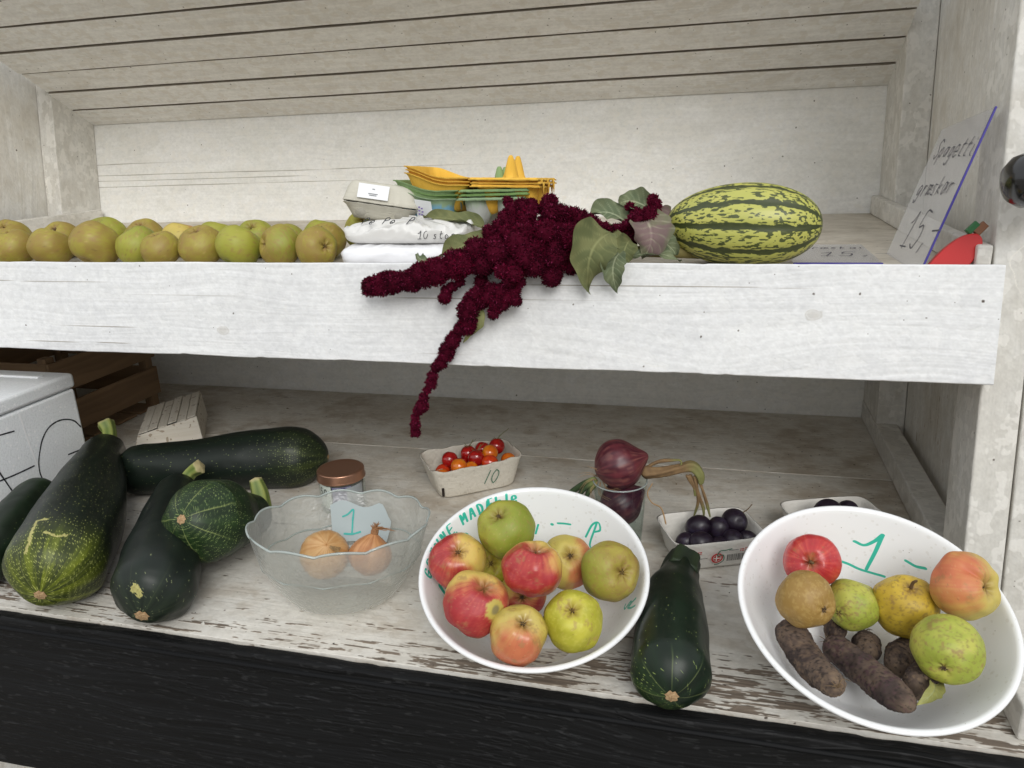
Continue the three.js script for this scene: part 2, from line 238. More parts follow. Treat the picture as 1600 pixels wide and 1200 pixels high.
M.crate = surface(512, 128, 0.5, 0.12, (u, v) => { const g = fbm(u * 5, v * 150 + fbm(u * 6, v * 15) * 5, 0, 3), b = fbm(u * 7, v * 20, 0, 3), c = mix3(S8(150, 122, 90), S8(112, 88, 64), g * 0.7 + b * 0.3); return [c[0], c[1], c[2], g, 0.75]; }, { bump: 0.0012, rough: 0.75 });
M.veneer = surface(384, 192, 0.2, 0.1, (u, v) => { const g = fbm(u * 14, v * 320, 0, 3), b = fbm(u * 20, v * 20, 0, 3), c = mix3(S8(238, 233, 222), S8(216, 207, 190), g * 0.6 + b * 0.4), k = sst(0.74, 0.78, fbm(u * 130, v * 130, 0, 2)); return [...mix3(c, S8(130, 108, 84), k * 0.5), g, 0.75]; }, { bump: 0.0006, rough: 0.75 });
M.foam = surface(640, 512, 0.32, 0.256, (u, v) => { // expanded polystyrene: beads about 3 mm
  const cs = 0.0032; let d1 = 9, id = 0; const ci = Math.floor(u / cs), cj = Math.floor(v / cs);
  for (let a = -1; a <= 1; a++) for (let b = -1; b <= 1; b++) { const px = (ci + a + hash(ci + a, cj + b, 1)) * cs, py = (cj + b + hash(ci + a, cj + b, 2)) * cs, d = Math.hypot(u - px, v - py); if (d < d1) { d1 = d; id = hash(ci + a, cj + b, 3); } }
  const b = fbm(u * 12, v * 12, 0, 3), k = 0.965 + 0.03 * (b - 0.5) + (id > 0.965 ? 0.07 : 0) - 0.03 * sst(0.0012, 0.0024, d1); return [k * 0.985, k * 0.995, k, 0.7 - 0.4 * sst(0.001, 0.0026, d1), 0.5]; }, { bump: 0.0004, rough: 0.5 });
M.pulp = surface(384, 256, 0.18, 0.12, (u, v) => { const f = fbm(u * 300, v * 300, 0, 3), b = fbm(u * 30, v * 30, 0, 3), q = sst(0.72, 0.76, fbm(u * 260 + 9, v * 120, 0, 2)); const c = mix3(S8(222, 216, 203), S8(204, 197, 183), b * 0.6 + f * 0.4); return [...mix3(c, S8(150, 140, 125), q * 0.15), f, 0.9]; }, { bump: 0.0009, rough: 0.92 });
M.pulpWhite = surface(384, 256, 0.18, 0.12, (u, v) => { const f = fbm(u * 300, v * 300, 0, 3), b = fbm(u * 30 + 8, v * 30, 0, 3); const c = mix3(S8(226, 223, 216), S8(208, 204, 196), b * 0.6 + f * 0.4); return [...c, f, 0.9]; }, { bump: 0.0007, rough: 0.9 });
M.gravel = surface(1024, 1024, 2, 2, (u, v) => {
  const cs = 0.022; let d1 = 9, d2 = 9, id = 0; const ci = Math.floor(u / cs), cj = Math.floor(v / cs);
  for (let a = -1; a <= 1; a++) for (let b = -1; b <= 1; b++) { const px = (ci + a + hash(ci + a, cj + b, 11)) * cs, py = (cj + b + hash(ci + a, cj + b, 12)) * cs, d = Math.hypot(u - px, v - py); if (d < d1) { d2 = d1; d1 = d; id = hash(ci + a, cj + b, 13); } else if (d < d2) d2 = d; }
  const e = sst(0.0, 0.006, d2 - d1), c = mix3(S8(134, 129, 121), mix3(S8(194, 190, 183), S8(170, 162, 151), id), e), k = 0.85 + 0.3 * hash(Math.floor(id * 999), 3, 4); return [c[0] * k, c[1] * k, c[2] * k, e, 0.85]; }, { bump: 0.012, rough: 0.85 });

// ------------------------------------------------------------------ the setting
{
  const g = new THREE.PlaneGeometry(120, 120); g.rotateX(-PI / 2);
  const uv = g.attributes.uv; for (let i = 0; i < uv.count; i++) uv.setXY(i, uv.getX(i) * 60, uv.getY(i) * 60);
  const o = mesh('ground', g, M.gravel); o.userData = { kind: 'structure', label: 'pale gravel ground under and around the stall', category: 'ground' }; scene.add(o);
}

// ------------------------------------------------------------------ the stall
const T1 = R2(8.5), T2 = R2(8.8), TR = R2(21);
const shelfY = z => -0.338 - (z + 1.73) * Math.tan(T1), trayY = z => 0.085 - (z + 1.73) * Math.tan(T2);
const stall = thing('market_stall', 'white painted wooden farm stall with sloping roof, upper tray and lower shelf', 'stall', V3(-0.63, 0, -1.3));
const SX = 0.63, SZ = 1.3;                                         // stall origin to eye coordinates
const at = (o, x, y, z) => { o.position.set(x + SX, y + EYE, z + SZ); return o; };
// shade in the gaps between roof planks, put into the colour of their edges
function edgeShade(g) { const n = g.attributes.normal, c = new Float32Array(n.count * 3); for (let i = 0; i < n.count; i += 3) { const e = Math.abs(n.getZ(i) + n.getZ(i + 1) + n.getZ(i + 2)) > 2.4; for (let k = i; k < i + 3; k++) c.set(e ? [0.34, 0.30, 0.25] : [1, 1, 1], k * 3); } g.setAttribute('color', new THREE.BufferAttribute(c, 3)); }
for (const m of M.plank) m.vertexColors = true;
const grp = (name, parent) => { const g = new THREE.Group(); g.name = name; parent.add(g); return g; };
{
  // roof of narrow planks, gaps between them, a felt-covered deck above
  const roof = grp('roof', stall);
  let s = 0; const pitch = [0.0725, 0.0765, 0.0775, 0.0765, 0.0775, 0.076, 0.077];
  pitch.forEach((p, i) => {
    const m = M.plank[i % 3], w = p - 0.0050 - (i % 4 === 2 ? 0.001 : 0), g = plankGeo(1.887, 0.016, w, m, { wob: 0.0011, seed: i * 5.3, flatY: true, bevel: 0.0016, ox: (i * 0.37) % 1 }), o = mesh('plank', g, m, roof); edgeShade(g);
    const c = s + p / 2, lift = 0.008 + (i % 3 - 1) * 0.0009; at(o, -0.633, 0.332 + c * Math.sin(TR) + lift * Math.cos(TR), -1.73 + c * Math.cos(TR) - lift * Math.sin(TR));
    o.rotation.set(-TR, 0, (i % 2 ? 1 : -1) * 0.0006); s += p;
  });
  const deck = mesh('roof_deck', new RoundedBoxGeometry(1.886, 0.018, s + 0.02, 1, 0.003), mat(52, 48, 44, 0.9), roof), c = s / 2 - 0.008, l = 0.0345;
  at(deck, -0.633, 0.332 + c * Math.sin(TR) + l * Math.cos(TR), -1.73 + c * Math.cos(TR) - l * Math.sin(TR)); deck.rotation.x = -TR;
  // back wall, upper and lower panel
  at(mesh('back_wall', box(1.99, 0.5, 0.016, M.back, 0.001), M.back, stall), -0.63, 0.20, -1.738);
  at(mesh('back_wall', box(1.99, 0.6, 0.016, M.back, 0.001, 0.3, 0.1), M.back, stall), -0.63, -0.352, -1.7395);
  // side walls
  at(mesh('side_wall', box(0.016, 2.0, 0.68, M.side, 0.001), M.side, stall), 0.369, -0.4, -1.39);
  at(mesh('side_wall', box(0.016, 2.0, 0.68, M.side, 0.001, 0.3, 0.2), M.side, stall), -1.629, -0.4, -1.39);
  // corner pillars, front posts
  at(mesh('corner_pillar', box(0.05, 2.0, 0.148, M.post, 0.003), M.post, stall), 0.3355, -0.4, -1.655);
  at(mesh('corner_pillar', box(0.044, 2.0, 0.13, M.post, 0.003, 0.2), M.post, stall), -1.5985, -0.4, -1.6645);
  at(mesh('front_post', box(0.0455, 2.06, 0.092, M.post, 0.003, 0.1), M.post, stall), 0.3358, -0.37, -1.07);
  at(mesh('front_post', box(0.0455, 2.06, 0.092, M.post, 0.003, 0.15), M.post, stall), -1.5983, -0.37, -1.07);
  at(mesh('corner_board', box(0.13, 2.04, 0.02, M.post, 0.003, 0.24), M.post, stall), 0.4256, -0.38, -1.0335);
  at(mesh('corner_board', box(0.13, 2.04, 0.02, M.post, 0.003, 0.3), M.post, stall), -1.688, -0.38, -1.0335);
  // upper tray: floor, front board, side rails
  const tray = grp('upper_tray', stall);
  { const L = 0.70 / Math.cos(T2), o = mesh('tray_floor', box(1.878, 0.014, L, M.tray, 0.001), M.tray, tray); const zc = -1.379; at(o, -0.634, trayY(zc) - 0.007 / Math.cos(T2), zc); o.rotation.x = T2; }
  at(mesh('front_board', plankGeo(1.972, 0.14, 0.02, M.board, { wob: 0.0013, seed: 4, flatZ: true, bevel: 0.002, ox: 0.01, oy: 0.007, nx: 300 }), M.board, tray), -0.667, -0.08, -1.0105);
  for (const [x, w] of [[0.3025, 0.017], [-1.569, 0.017]]) { const L = 0.695 / Math.cos(T2), o = mesh('side_rail', box(w, 0.036, L, M.post, 0.003, 0.1, 0, true), M.post, tray), zc = -1.37; at(o, x, trayY(zc) + 0.0185, zc); o.rotation.x = T2; }
  // lower shelf of three wide boards, side battens
  const shelf = grp('lower_shelf', stall);
  let q = 0; const TL = 0.945 / Math.cos(T1);
  [0.318, 0.318, TL - 0.636].forEach((w, k) => {
    const m = M.shelf[k], o = mesh('shelf_board', plankGeo(1.935, 0.02, w - 0.0012, m, { wob: 0.0006, seed: 20 + k * 3, flatY: true, bevel: 0.0006 }), m, shelf), c = q + w / 2, z = -1.73 + c * Math.cos(T1); q += w;
    at(o, -0.637, shelfY(z) - (0.010 + (k === 1 ? 0.0008 : 0)) / Math.cos(T1), z); o.rotation.set(T1, 0, 0);
  });
  for (const x of [0.3285]) { const L = 0.93 / Math.cos(T1), o = mesh('side_batten', box(0.040, 0.04, L, M.post, 0.003, 0.05, 0.1, true), M.post, shelf), zc = -1.263; at(o, x, shelfY(zc) + 0.0205, zc); o.rotation.x = T1; }
  { const L = 0.93 / Math.cos(T1), o = mesh('side_batten', box(0.040, 0.04, L, M.post, 0.003, 0.05, 0.1, true), M.post, shelf), zc = -1.263; at(o, -1.585, shelfY(zc) + 0.0205, zc); o.rotation.x = T1; }
  // black front skirt with a bead along its upper edge
  const skirt = at(mesh('front_skirt', plankGeo(2.6, 0.222, 0.022, M.black, { wob: 0.0014, seed: 9, flatZ: true, bevel: 0.004, nx: 300 }), M.black, stall), -0.5, -0.5935, -0.7735);
  const bead = mesh('bead_moulding', (() => { const g = new THREE.CylinderGeometry(0.0036, 0.0036, 2.598, 10, 60); g.rotateZ(PI / 2); const p = g.attributes.position; for (let i = 0; i < p.count; i++) { const k = (noise(p.getX(i) * 60, 3) - 0.5) * 0.0008; p.setY(i, p.getY(i) + k); } g.computeVertexNormals(); return g; })(), mat(10, 11, 13, 0.6, { specularIntensity: 0.35 }), skirt); bead.position.set(0, 0.0965, 0.0098);
  // legs
  for (const x of [-1.58, 0.33]) at(mesh('leg', box(0.05, 0.92, 0.05, M.post, 0.003), M.post, stall), x, -0.94, -0.83);
}
// a thing standing on the lower shelf: group whose y axis is the shelf's normal
function onShelf(name, label, cat, x, z, yaw = 0, group, lift = 0, tilt = T1) {
  const o = thing(name, label, cat, W(x, shelfY(z) + lift, z), group); o.rotation.set(tilt, yaw, 0, 'XYZ'); return o;
}

// ------------------------------------------------------------------ apples and round fruit
const quatTo = (x, y, z) => new THREE.Quaternion().setFromUnitVectors(V3(0, 1, 0), V3(x, y, z).normalize());
const PAL = {
  russet: (d, n, m, a) => { let c = mix3(S8(158, 146, 58), S8(148, 128, 58), sst(0.35, 0.65, n)); c = mix3(c, S8(138, 146, 54), sst(0.35, 0.95, d[0] * 0.7 + 0.3 * n) * 0.8); c = mix3(c, S8(150, 116, 66), sst(0.5, 0.72, m) * 0.5); return c; },
  green: (d, n, m) => { let c = mix3(S8(158, 156, 58), S8(132, 142, 48), sst(0.2, 0.8, n * 0.5 + 0.5 * (0.5 + 0.5 * d[0]))); return mix3(c, S8(150, 128, 70), sst(0.55, 0.75, m) * 0.4); },
  yellow: (d, n, m) => { let c = mix3(S8(190, 184, 62), S8(168, 164, 46), sst(0.3, 0.7, n)); return mix3(c, S8(204, 198, 100), sst(0.5, 0.7, m) * 0.35); },
  red: (d, n, m, a) => { const st = fbm(a * 16, d[1] * 1.5, 3, 3), b = sst(-0.25, 0.55, d[0] * 0.75 + d[2] * 0.25 + (n - 0.5) * 0.9 + (st - 0.5) * 0.14 + 0.12); let c = mix3(S8(214, 176, 92), S8(190, 176, 84), n); c = mix3(c, mix3(S8(192, 78, 64), S8(160, 42, 46), sst(0.3, 0.75, st * 0.45 + n * 0.5 + 0.15 * b)), b); return mix3(c, S8(206, 140, 96), sst(0.55, 0.75, m) * 0.22); },
  blush: (d, n, m, a) => { const st = fbm(a * 18, d[1] * 1.2, 7, 3), b = sst(-0.1, 0.7, d[0] * 0.6 + d[2] * 0.4 + (n - 0.5) * 0.8 + (st - 0.5) * 0.25); let c = mix3(S8(206, 178, 92), S8(180, 170, 84), n); return mix3(c, mix3(S8(206, 118, 82), S8(186, 74, 60), st * 0.5 + n * 0.5), b * 0.8); },
  crimson: (d, n, m, a) => { const st = fbm(a * 14, d[1] * 1.4, 5, 3); let c = mix3(S8(172, 40, 46), S8(200, 74, 62), sst(0.3, 0.75, st * 0.6 + n * 0.4)); return mix3(c, S8(222, 160, 90), sst(0.55, 0.95, d[1] * 0.7 + (n - 0.5) * 0.8 + 0.05) * 0.8); },
  pear: (d, n, m) => { let c = mix3(S8(150, 160, 58), S8(176, 176, 76), sst(0.3, 0.7, n)); return mix3(c, S8(122, 108, 58), sst(0.52, 0.72, m) * 0.5); },
  quince: (d, n, m) => { let c = mix3(S8(202, 172, 54), S8(182, 152, 48), sst(0.3, 0.7, n)); return mix3(c, S8(126, 102, 52), sst(0.54, 0.7, m) * 0.5); },
  brown: (d, n, m) => { let c = mix3(S8(158, 124, 62), S8(142, 112, 56), n); return mix3(c, S8(176, 148, 88), sst(0.5, 0.66, m) * 0.5); },
};
let fruitSeed = 1;
function fruitGeo(R, pal, o = {}) {
  const sd = fruitSeed++ * 13.7, fl = o.flat ?? 0.9, nu = o.nu ?? 120, nv = o.nv ?? 90, colour = PAL[pal], lob = o.lobes ?? 0.024, dt = o.dimple ?? 0.3, db = o.dimple2 ?? 0.2, blush = rr(0, 6.28);
  const cb = Math.cos(o.turn ?? blush), sb = Math.sin(o.turn ?? blush);
  return grid(nu, nv, (u, v) => {
    const f = PI * v, a = u * 2 * PI, sp = Math.sin(f), cp = Math.cos(f), d = [sp * Math.sin(a), cp, sp * Math.cos(a)];
    let r = 1 + (fbm(d[0] * 1.4 + sd, d[1] * 1.4, d[2] * 1.4 + 9, 2) - 0.5) * (o.lump ?? 0.2) + lob * Math.cos(5 * a + sd) * (0.4 + 0.6 * Math.abs(cp)) + (noise(d[0] * 9 + sd, d[1] * 9, d[2] * 9 + 4) - 0.5) * 0.008;
    let x = sp * r, y = cp * fl * r; x *= 1 + (o.taper ?? -0.07) * cp;
    if (o.neck) { const k = sst(0.15, 1, -cp); x *= 1 - o.neck * k; y *= 1 + o.neckLen * k; }
    y -= dt * Math.exp(-((f / 0.36) ** 2)) * (1 + 0.25 * Math.cos(5 * a + sd)); y += db * Math.exp(-(((PI - f) / 0.3) ** 2));
    if (o.fold) { const da = Math.atan2(Math.sin(a - o.fold), Math.cos(a - o.fold)); const k = Math.exp(-((da / 0.16) ** 2)) * sst(1.5, 0.5, f); x *= 1 - 0.16 * k; y -= 0.1 * k; }
    const n = fbm(d[0] * 1.7 + sd, d[1] * 1.7 + 2, d[2] * 1.7 + 5, 3), m = fbm(d[0] * 13 + sd, d[1] * 13, d[2] * 13 + 7, 3);
    const dr = [d[0] * cb + d[2] * sb, d[1], -d[0] * sb + d[2] * cb];
    let c = colour(dr, n, m, a / (2 * PI) * 6.28 + sd);
    const lent = noise(d[0] * 48 + sd, d[1] * 48, d[2] * 48 + 3); c = mix3(c, S8(196, 170, 118), sst(0.84, 0.93, lent) * 0.4);
    const fk = noise(d[0] * 26 + sd * 3, d[1] * 26, d[2] * 26 + 8), pz = fbm(d[0] * 3 + sd, d[1] * 3 + 4, d[2] * 3 + 1, 2); c = mix3(c, S8(104, 78, 46), sst(0.9, 0.96, fk) * 0.35); c = mix3(c, S8(150, 118, 70), sst(0.6, 0.72, pz) * sst(0.4, 0.6, m) * 0.5);
    const tg = Math.exp(-((f / (o.rus ?? 0.3)) ** 2)); c = mix3(c, S8(128, 98, 56), clamp(tg * (0.3 + 0.6 * m)));
    if (o.scab) { const q = Math.hypot(d[0] - o.scab[0], d[1] - o.scab[1], d[2] - o.scab[2]); c = mix3(c, S8(186, 168, 84), 1 - sst(0.3, 0.4, q + (m - 0.5) * 0.2)); c = mix3(c, S8(134, 124, 84), 1 - sst(0.12, 0.2, q + (n - 0.5) * 0.2)); }
    return { p: [x * R * Math.sin(a), y * R, x * R * Math.cos(a)], c };
  }, { wrap: true, flip: true });
}
const fruitMat = { gloss: VC(0.34, { clearcoat: 0.15, clearcoatRoughness: 0.35 }), dull: VC(0.52) };
const dryMat = mat(74, 58, 40, 0.9), stalkMat = mat(96, 74, 46, 0.85);
const calyxGeo = k => { // the withered flower at the apple's end
  const gs = []; for (let i = 0; i < 6; i++) { const a = i / 6 * 6.283 + k, l = 0.0026 + 0.002 * hash(i, k * 10 | 0, 2); gs.push(tube([[0, 0, 0], [Math.sin(a) * l * 0.5, 0.0016, Math.cos(a) * l * 0.5], [Math.sin(a + 0.4) * l, 0.0005 + 0.002 * hash(i, 3, k * 9 | 0), Math.cos(a + 0.4) * l]], 0.0011, 5, 4, 0.0003)); }
  return mergeGeometries(gs);
};
const CAL = [0, 1, 2].map(calyxGeo);
function fruit(name, label, cat, p, R, dir, pal, o = {}, group) {
  const g = fruitGeo(R, pal, o), m = top(name, g, o.gloss ? fruitMat.gloss : fruitMat.dull, label, cat, W(...p), group);
  m.quaternion.copy(quatTo(...dir)); if (o.roll) m.rotateY(o.roll);
  const yT = R * ((o.flat ?? 0.9) - (o.dimple ?? 0.3) * 1.0), yB = -R * ((o.flat ?? 0.9) * (1 + (o.neck ? o.neckLen : 0)) - (o.dimple2 ?? 0.2));
  if (!o.noCalyx) { const c = mesh(o.stalkUp ? 'stalk' : 'calyx', o.stalkUp ? tube([[0, -0.004, 0], [0.001, 0.008, 0], [0.004, o.stalkUp, 0.002]], 0.0019, 8, 6, 0.0014) : CAL[fruitSeed % 3], o.stalkUp ? stalkMat : dryMat, m); c.position.y = yT + (o.stalkUp ? 0.001 : -0.0005); }
  return m;
}

// white bowls: a lathe with the price written on the inside in teal marker
function bowlProfile(R, depth, base) {
  const p = []; const F = 8, Wn = 24;
  for (let i = 0; i <= F; i++) p.push([base * 0.94 * i / F + 1e-5, -depth]);
  for (let i = 1; i <= Wn; i++) { const t = i / Wn, e = Math.pow(t, 1.25); p.push([mix(base * 0.94, R - 0.004, Math.pow(t, 0.86)), -depth + (depth - 0.003) * e]); }
  p.push([R - 0.0018, -0.0006], [R + 0.0008, 0], [R + 0.0028, -0.0008], [R + 0.0036, -0.0024], [R + 0.0028, -0.0042], [R + 0.0006, -0.0048]);
  for (let i = 1; i <= 10; i++) { const t = i / 10; p.push([mix(R + 0.0004, base, Math.pow(t, 1.05)), mix(-0.008, -depth - 0.004, Math.pow(t, 0.92))]); }
  p.push([base - 0.004, -depth - 0.0045], [base - 0.006, -depth - 0.0026], [1e-5, -depth - 0.0025]);
  return { p, n: p.length, jRim: F + Wn, Wn };
}
function whiteBowl(label, C, N, R, depth, base, draw) {
  const pr = bowlProfile(R, depth, base), geo = new THREE.LatheGeometry(pr.p.map(q => new THREE.Vector2(q[0], q[1])), 144);
  const cw = 2048, ch = 1024, cv = document.createElement('canvas'); cv.width = cw; cv.height = ch; const x = cv.getContext('2d');
  x.fillStyle = '#eaebeb'; x.fillRect(0, 0, cw, ch);
  for (let i = 0; i < 900; i++) { const s = rnd(); x.fillStyle = s < 0.06 ? 'rgba(70,58,44,0.5)' : 'rgba(214,213,208,0.45)'; const r = s < 0.06 ? 1.4 : 2 + 4 * rnd(); x.beginPath(); x.ellipse(rnd() * cw, rnd() * ch, r, r * 1.4, 0, 0, 7); x.fill(); }
  // (degrees around, fraction down from the rim) -> canvas
  const map = (deg, t) => [deg / 360 * cw, (1 - (pr.jRim - t * pr.Wn) / (pr.n - 1)) * ch];
  const line = (pts, w, col = '#2fb79f') => { x.strokeStyle = col; x.lineWidth = w; x.lineCap = x.lineJoin = 'round'; const q = smooth(pts.map(p => map(...p)), 6); x.beginPath(); q.forEach((p, i) => i ? x.lineTo(...p) : x.moveTo(...p)); x.stroke(); };
  const word = (text, deg, t, h, adv, w) => { const degPerM = 360 / (2 * PI * R * 0.96), tPerM = 1 / Math.hypot(R - base, depth); for (const l of writing(text, h, adv, 0.06, 0.05)) line(l.map(([a, b]) => [deg - a * degPerM, t - b * tPerM]), w); };
  draw(line, word);
  const tx = new THREE.CanvasTexture(cv); tx.colorSpace = THREE.SRGBColorSpace; tx.anisotropy = 4;
  const o = thing('white_bowl', label, 'bowl', W(...C)); o.quaternion.copy(quatTo(...N));
  mesh('bowl_body', geo, new THREE.MeshPhysicalMaterial({ map: tx, roughness: 0.3, metalness: 0, clearcoat: 0.35, clearcoatRoughness: 0.2 }), o);
  return o;
}
whiteBowl('white bowl of green and red apples with teal words written around its rim', [-0.199, -0.372, -0.855], [0.060, 0.885, 0.461], 0.1355, 0.082, 0.074, (line, word) => {
  word('GRØNNE', 284, 0.105, 0.0125, 1.2, 8.5); word('MAD', 240, 0.105, 0.0125, 1.1, 8.5); word('Æble', 222, 0.10, 0.0125, 1.1, 8.5);
  word('le', 249, 0.34, 0.021, 0.7, 8.5); line([[180.3, 0.40], [180.0, 0.405]], 13.6); line([[176, 0.375], [172, 0.362], [167.5, 0.35]], 11.05); line([[190, 0.42], [192, 0.54]], 8.5);
  line([[154, 0.42], [152, 0.22], [149, 0.17], [146, 0.24], [149, 0.30]], 8.5); line([[150, 0.18], [148, 0.5], [145, 0.5], [143, 0.42]], 8.5); line([[141, 0.5], [138, 0.46]], 6.8);
  word('S', 88, 0.36, 0.016, 0.8, 8.5); line([[86, 0.12], [84, 0.27], [81, 0.18], [80, 0.08]], 8.5); line([[283, 0.26], [286, 0.44], [279, 0.46], [281, 0.3]], 15.3);
});
whiteBowl('large white bowl of pears, apples and earthy beetroots with a teal price one inside', [0.177, -0.366, -0.839], [0.080, 0.867, 0.492], 0.1370, 0.082, 0.076, (line) => {
  line([[181.3, 0.333], [176, 0.36], [171, 0.29], [167.6, 0.191]], 13); line([[167.6, 0.191], [168.9, 0.413], [171.3, 0.635]], 13); line([[191.4, 0.575], [184, 0.61], [175.8, 0.654], [167, 0.66], [159.3, 0.648]], 13);
  line([[151.7, 0.367], [146.0, 0.368], [141.3, 0.33]], 13); line([[156, 0.66], [154.4, 0.72]], 13);
});
for (const [p, R, d, pal, label, o] of [
  [[-0.239, -0.333, -0.877], 0.0365, [-0.264, 0.803, 0.535], 'green', 'olive green apple at the top of the heap against the lettered bowl rim', { turn: 0.4, flat: 0.92 }],
  [[-0.290, -0.369, -0.844], 0.0344, [0.177, 0.793, 0.583], 'red', 'red apple with yellow flank beside the lettered bowl rim', { turn: 2.3, gloss: 1 }],
  [[-0.248, -0.388, -0.783], 0.0378, [0.45, 0.82, 0.30], 'red', 'large red apple with a yellow scabby patch in the lettered bowl', { turn: 0.9, gloss: 0, scab: [0.62, 0.62, 0.45], noCalyx: true }],
  [[-0.190, -0.354, -0.813], 0.0353, [0.163, 0.978, 0.05], 'red', 'red apple lying on top of the other apples in the lettered bowl', { turn: 1.5, gloss: 1, dimple: 0.36 }],
  [[-0.164, -0.373, -0.890], 0.0335, [0.305, 0.635, 0.710], 'blush', 'orange blushed apple behind the topmost red apple', { turn: -0.5 }],
  [[-0.106, -0.368, -0.862], 0.0352, [0.649, 0.272, 0.710], 'russet', 'dull olive russet apple with its dark calyx turned outward', { turn: 2.5 }],
  [[-0.139, -0.403, -0.795], 0.0335, [0.051, 0.791, 0.610], 'yellow', 'bright yellow green apple low in the lettered bowl', { turn: 0, flat: 0.95 }],
  [[-0.194, -0.411, -0.764], 0.0318, [0.334, 0.800, 0.498], 'blush', 'red and peach apple at the bowl edge above the black skirt', { turn: 0.9, gloss: 1, flat: 1.02 }],
  [[-0.258, -0.391, -0.897], 0.0297, [-0.049, 0.426, 0.904], 'yellow', 'half hidden yellow apple under the olive green one', {}],
  [[-0.214, -0.411, -0.866], 0.0293, [0.172, 0.165, 0.971], 'red', 'half hidden red apple at the bottom of the lettered bowl', { turn: 1 }],
]) fruit('apple', label, 'apple', p, R, d, pal, o, 'apples in the lettered white bowl');

fruit('apple', 'small crimson apple with its stalk end showing beside the teal price', 'apple', [0.117, -0.341, -0.883], 0.0305, [-0.137, 0.311, 0.940], 'crimson', { gloss: 1, stalkUp: 0.008, dimple: 0.26 });
fruit('russet_pear', 'round brown russet pear lying above the beetroots', 'pear', [0.106, -0.359, -0.817], 0.0296, [0.569, 0.019, 0.822], 'brown', { dimple: 0.12, flat: 0.98, lobes: 0.006, rus: 0.12 });
fruit('pear', 'green pear lying on its side between the russet and the yellow pear', 'pear', [0.160, -0.382, -0.869], 0.0284, [-0.60, -0.144, 0.70], 'pear', { dimple: 0.12, neck: 0.52, neckLen: 0.55, dimple2: 0.0, lobes: 0.008, rus: 0.14 });
fruit('yellow_pear', 'spotted yellow round pear with a brown stalk', 'pear', [0.216, -0.377, -0.874], 0.0345, [-0.002, 0.886, 0.464], 'quince', { stalkUp: 0.014, dimple: 0.14, flat: 0.96, lobes: 0.012 });
fruit('apple', 'large lopsided peach coloured apple with a deep crease', 'apple', [0.268, -0.343, -0.858], 0.0355, [0.667, 0.310, 0.678], 'blush', { turn: 2.4, flat: 0.86, lump: 0.3, fold: 4.6, dimple: 0.36 });
fruit('pear', 'dull green pear showing its base beside the beetroots', 'pear', [0.239, -0.388, -0.801], 0.0331, [-0.314, -0.235, 0.920], 'pear', { dimple: 0.12, flat: 1.0, lobes: 0.008, rus: 0.12 });

// beetroots caked in soil
const soilMat = VC(0.85);
const soil = (k, tone) => (a, t, p) => { const n = fbm(p[0] * 60 + k, p[1] * 60, p[2] * 60 + 9, 4), m = fbm(p[0] * 260 + k, p[1] * 260, p[2] * 260 + 3, 2); let c = mix3(S8(96, 80, 68), S8(60, 48, 44), sst(0.35, 0.65, n)); c = mix3(c, tone, sst(0.5, 0.7, m) * 0.7); c = mix3(c, S8(34, 27, 24), sst(0.6, 0.72, fbm(p[0] * 420 + k, p[1] * 420, p[2] * 420 + 1, 2)) * 0.75); return mix3(c, S8(128, 108, 82), sst(0.8, 1, t) * 0.5 * m); };
const beetLabels = ['long soil brown beetroot lying against the bowl wall with a corky end', 'longest dark purple brown beetroot with a pointed tip', 'small hairy beetroot end under the green pear', 'short dark beetroot standing behind the longest one', 'crumbly dark beetroot beside the dull green pear', 'stubby beetroot with a yellow leaf at its end'];
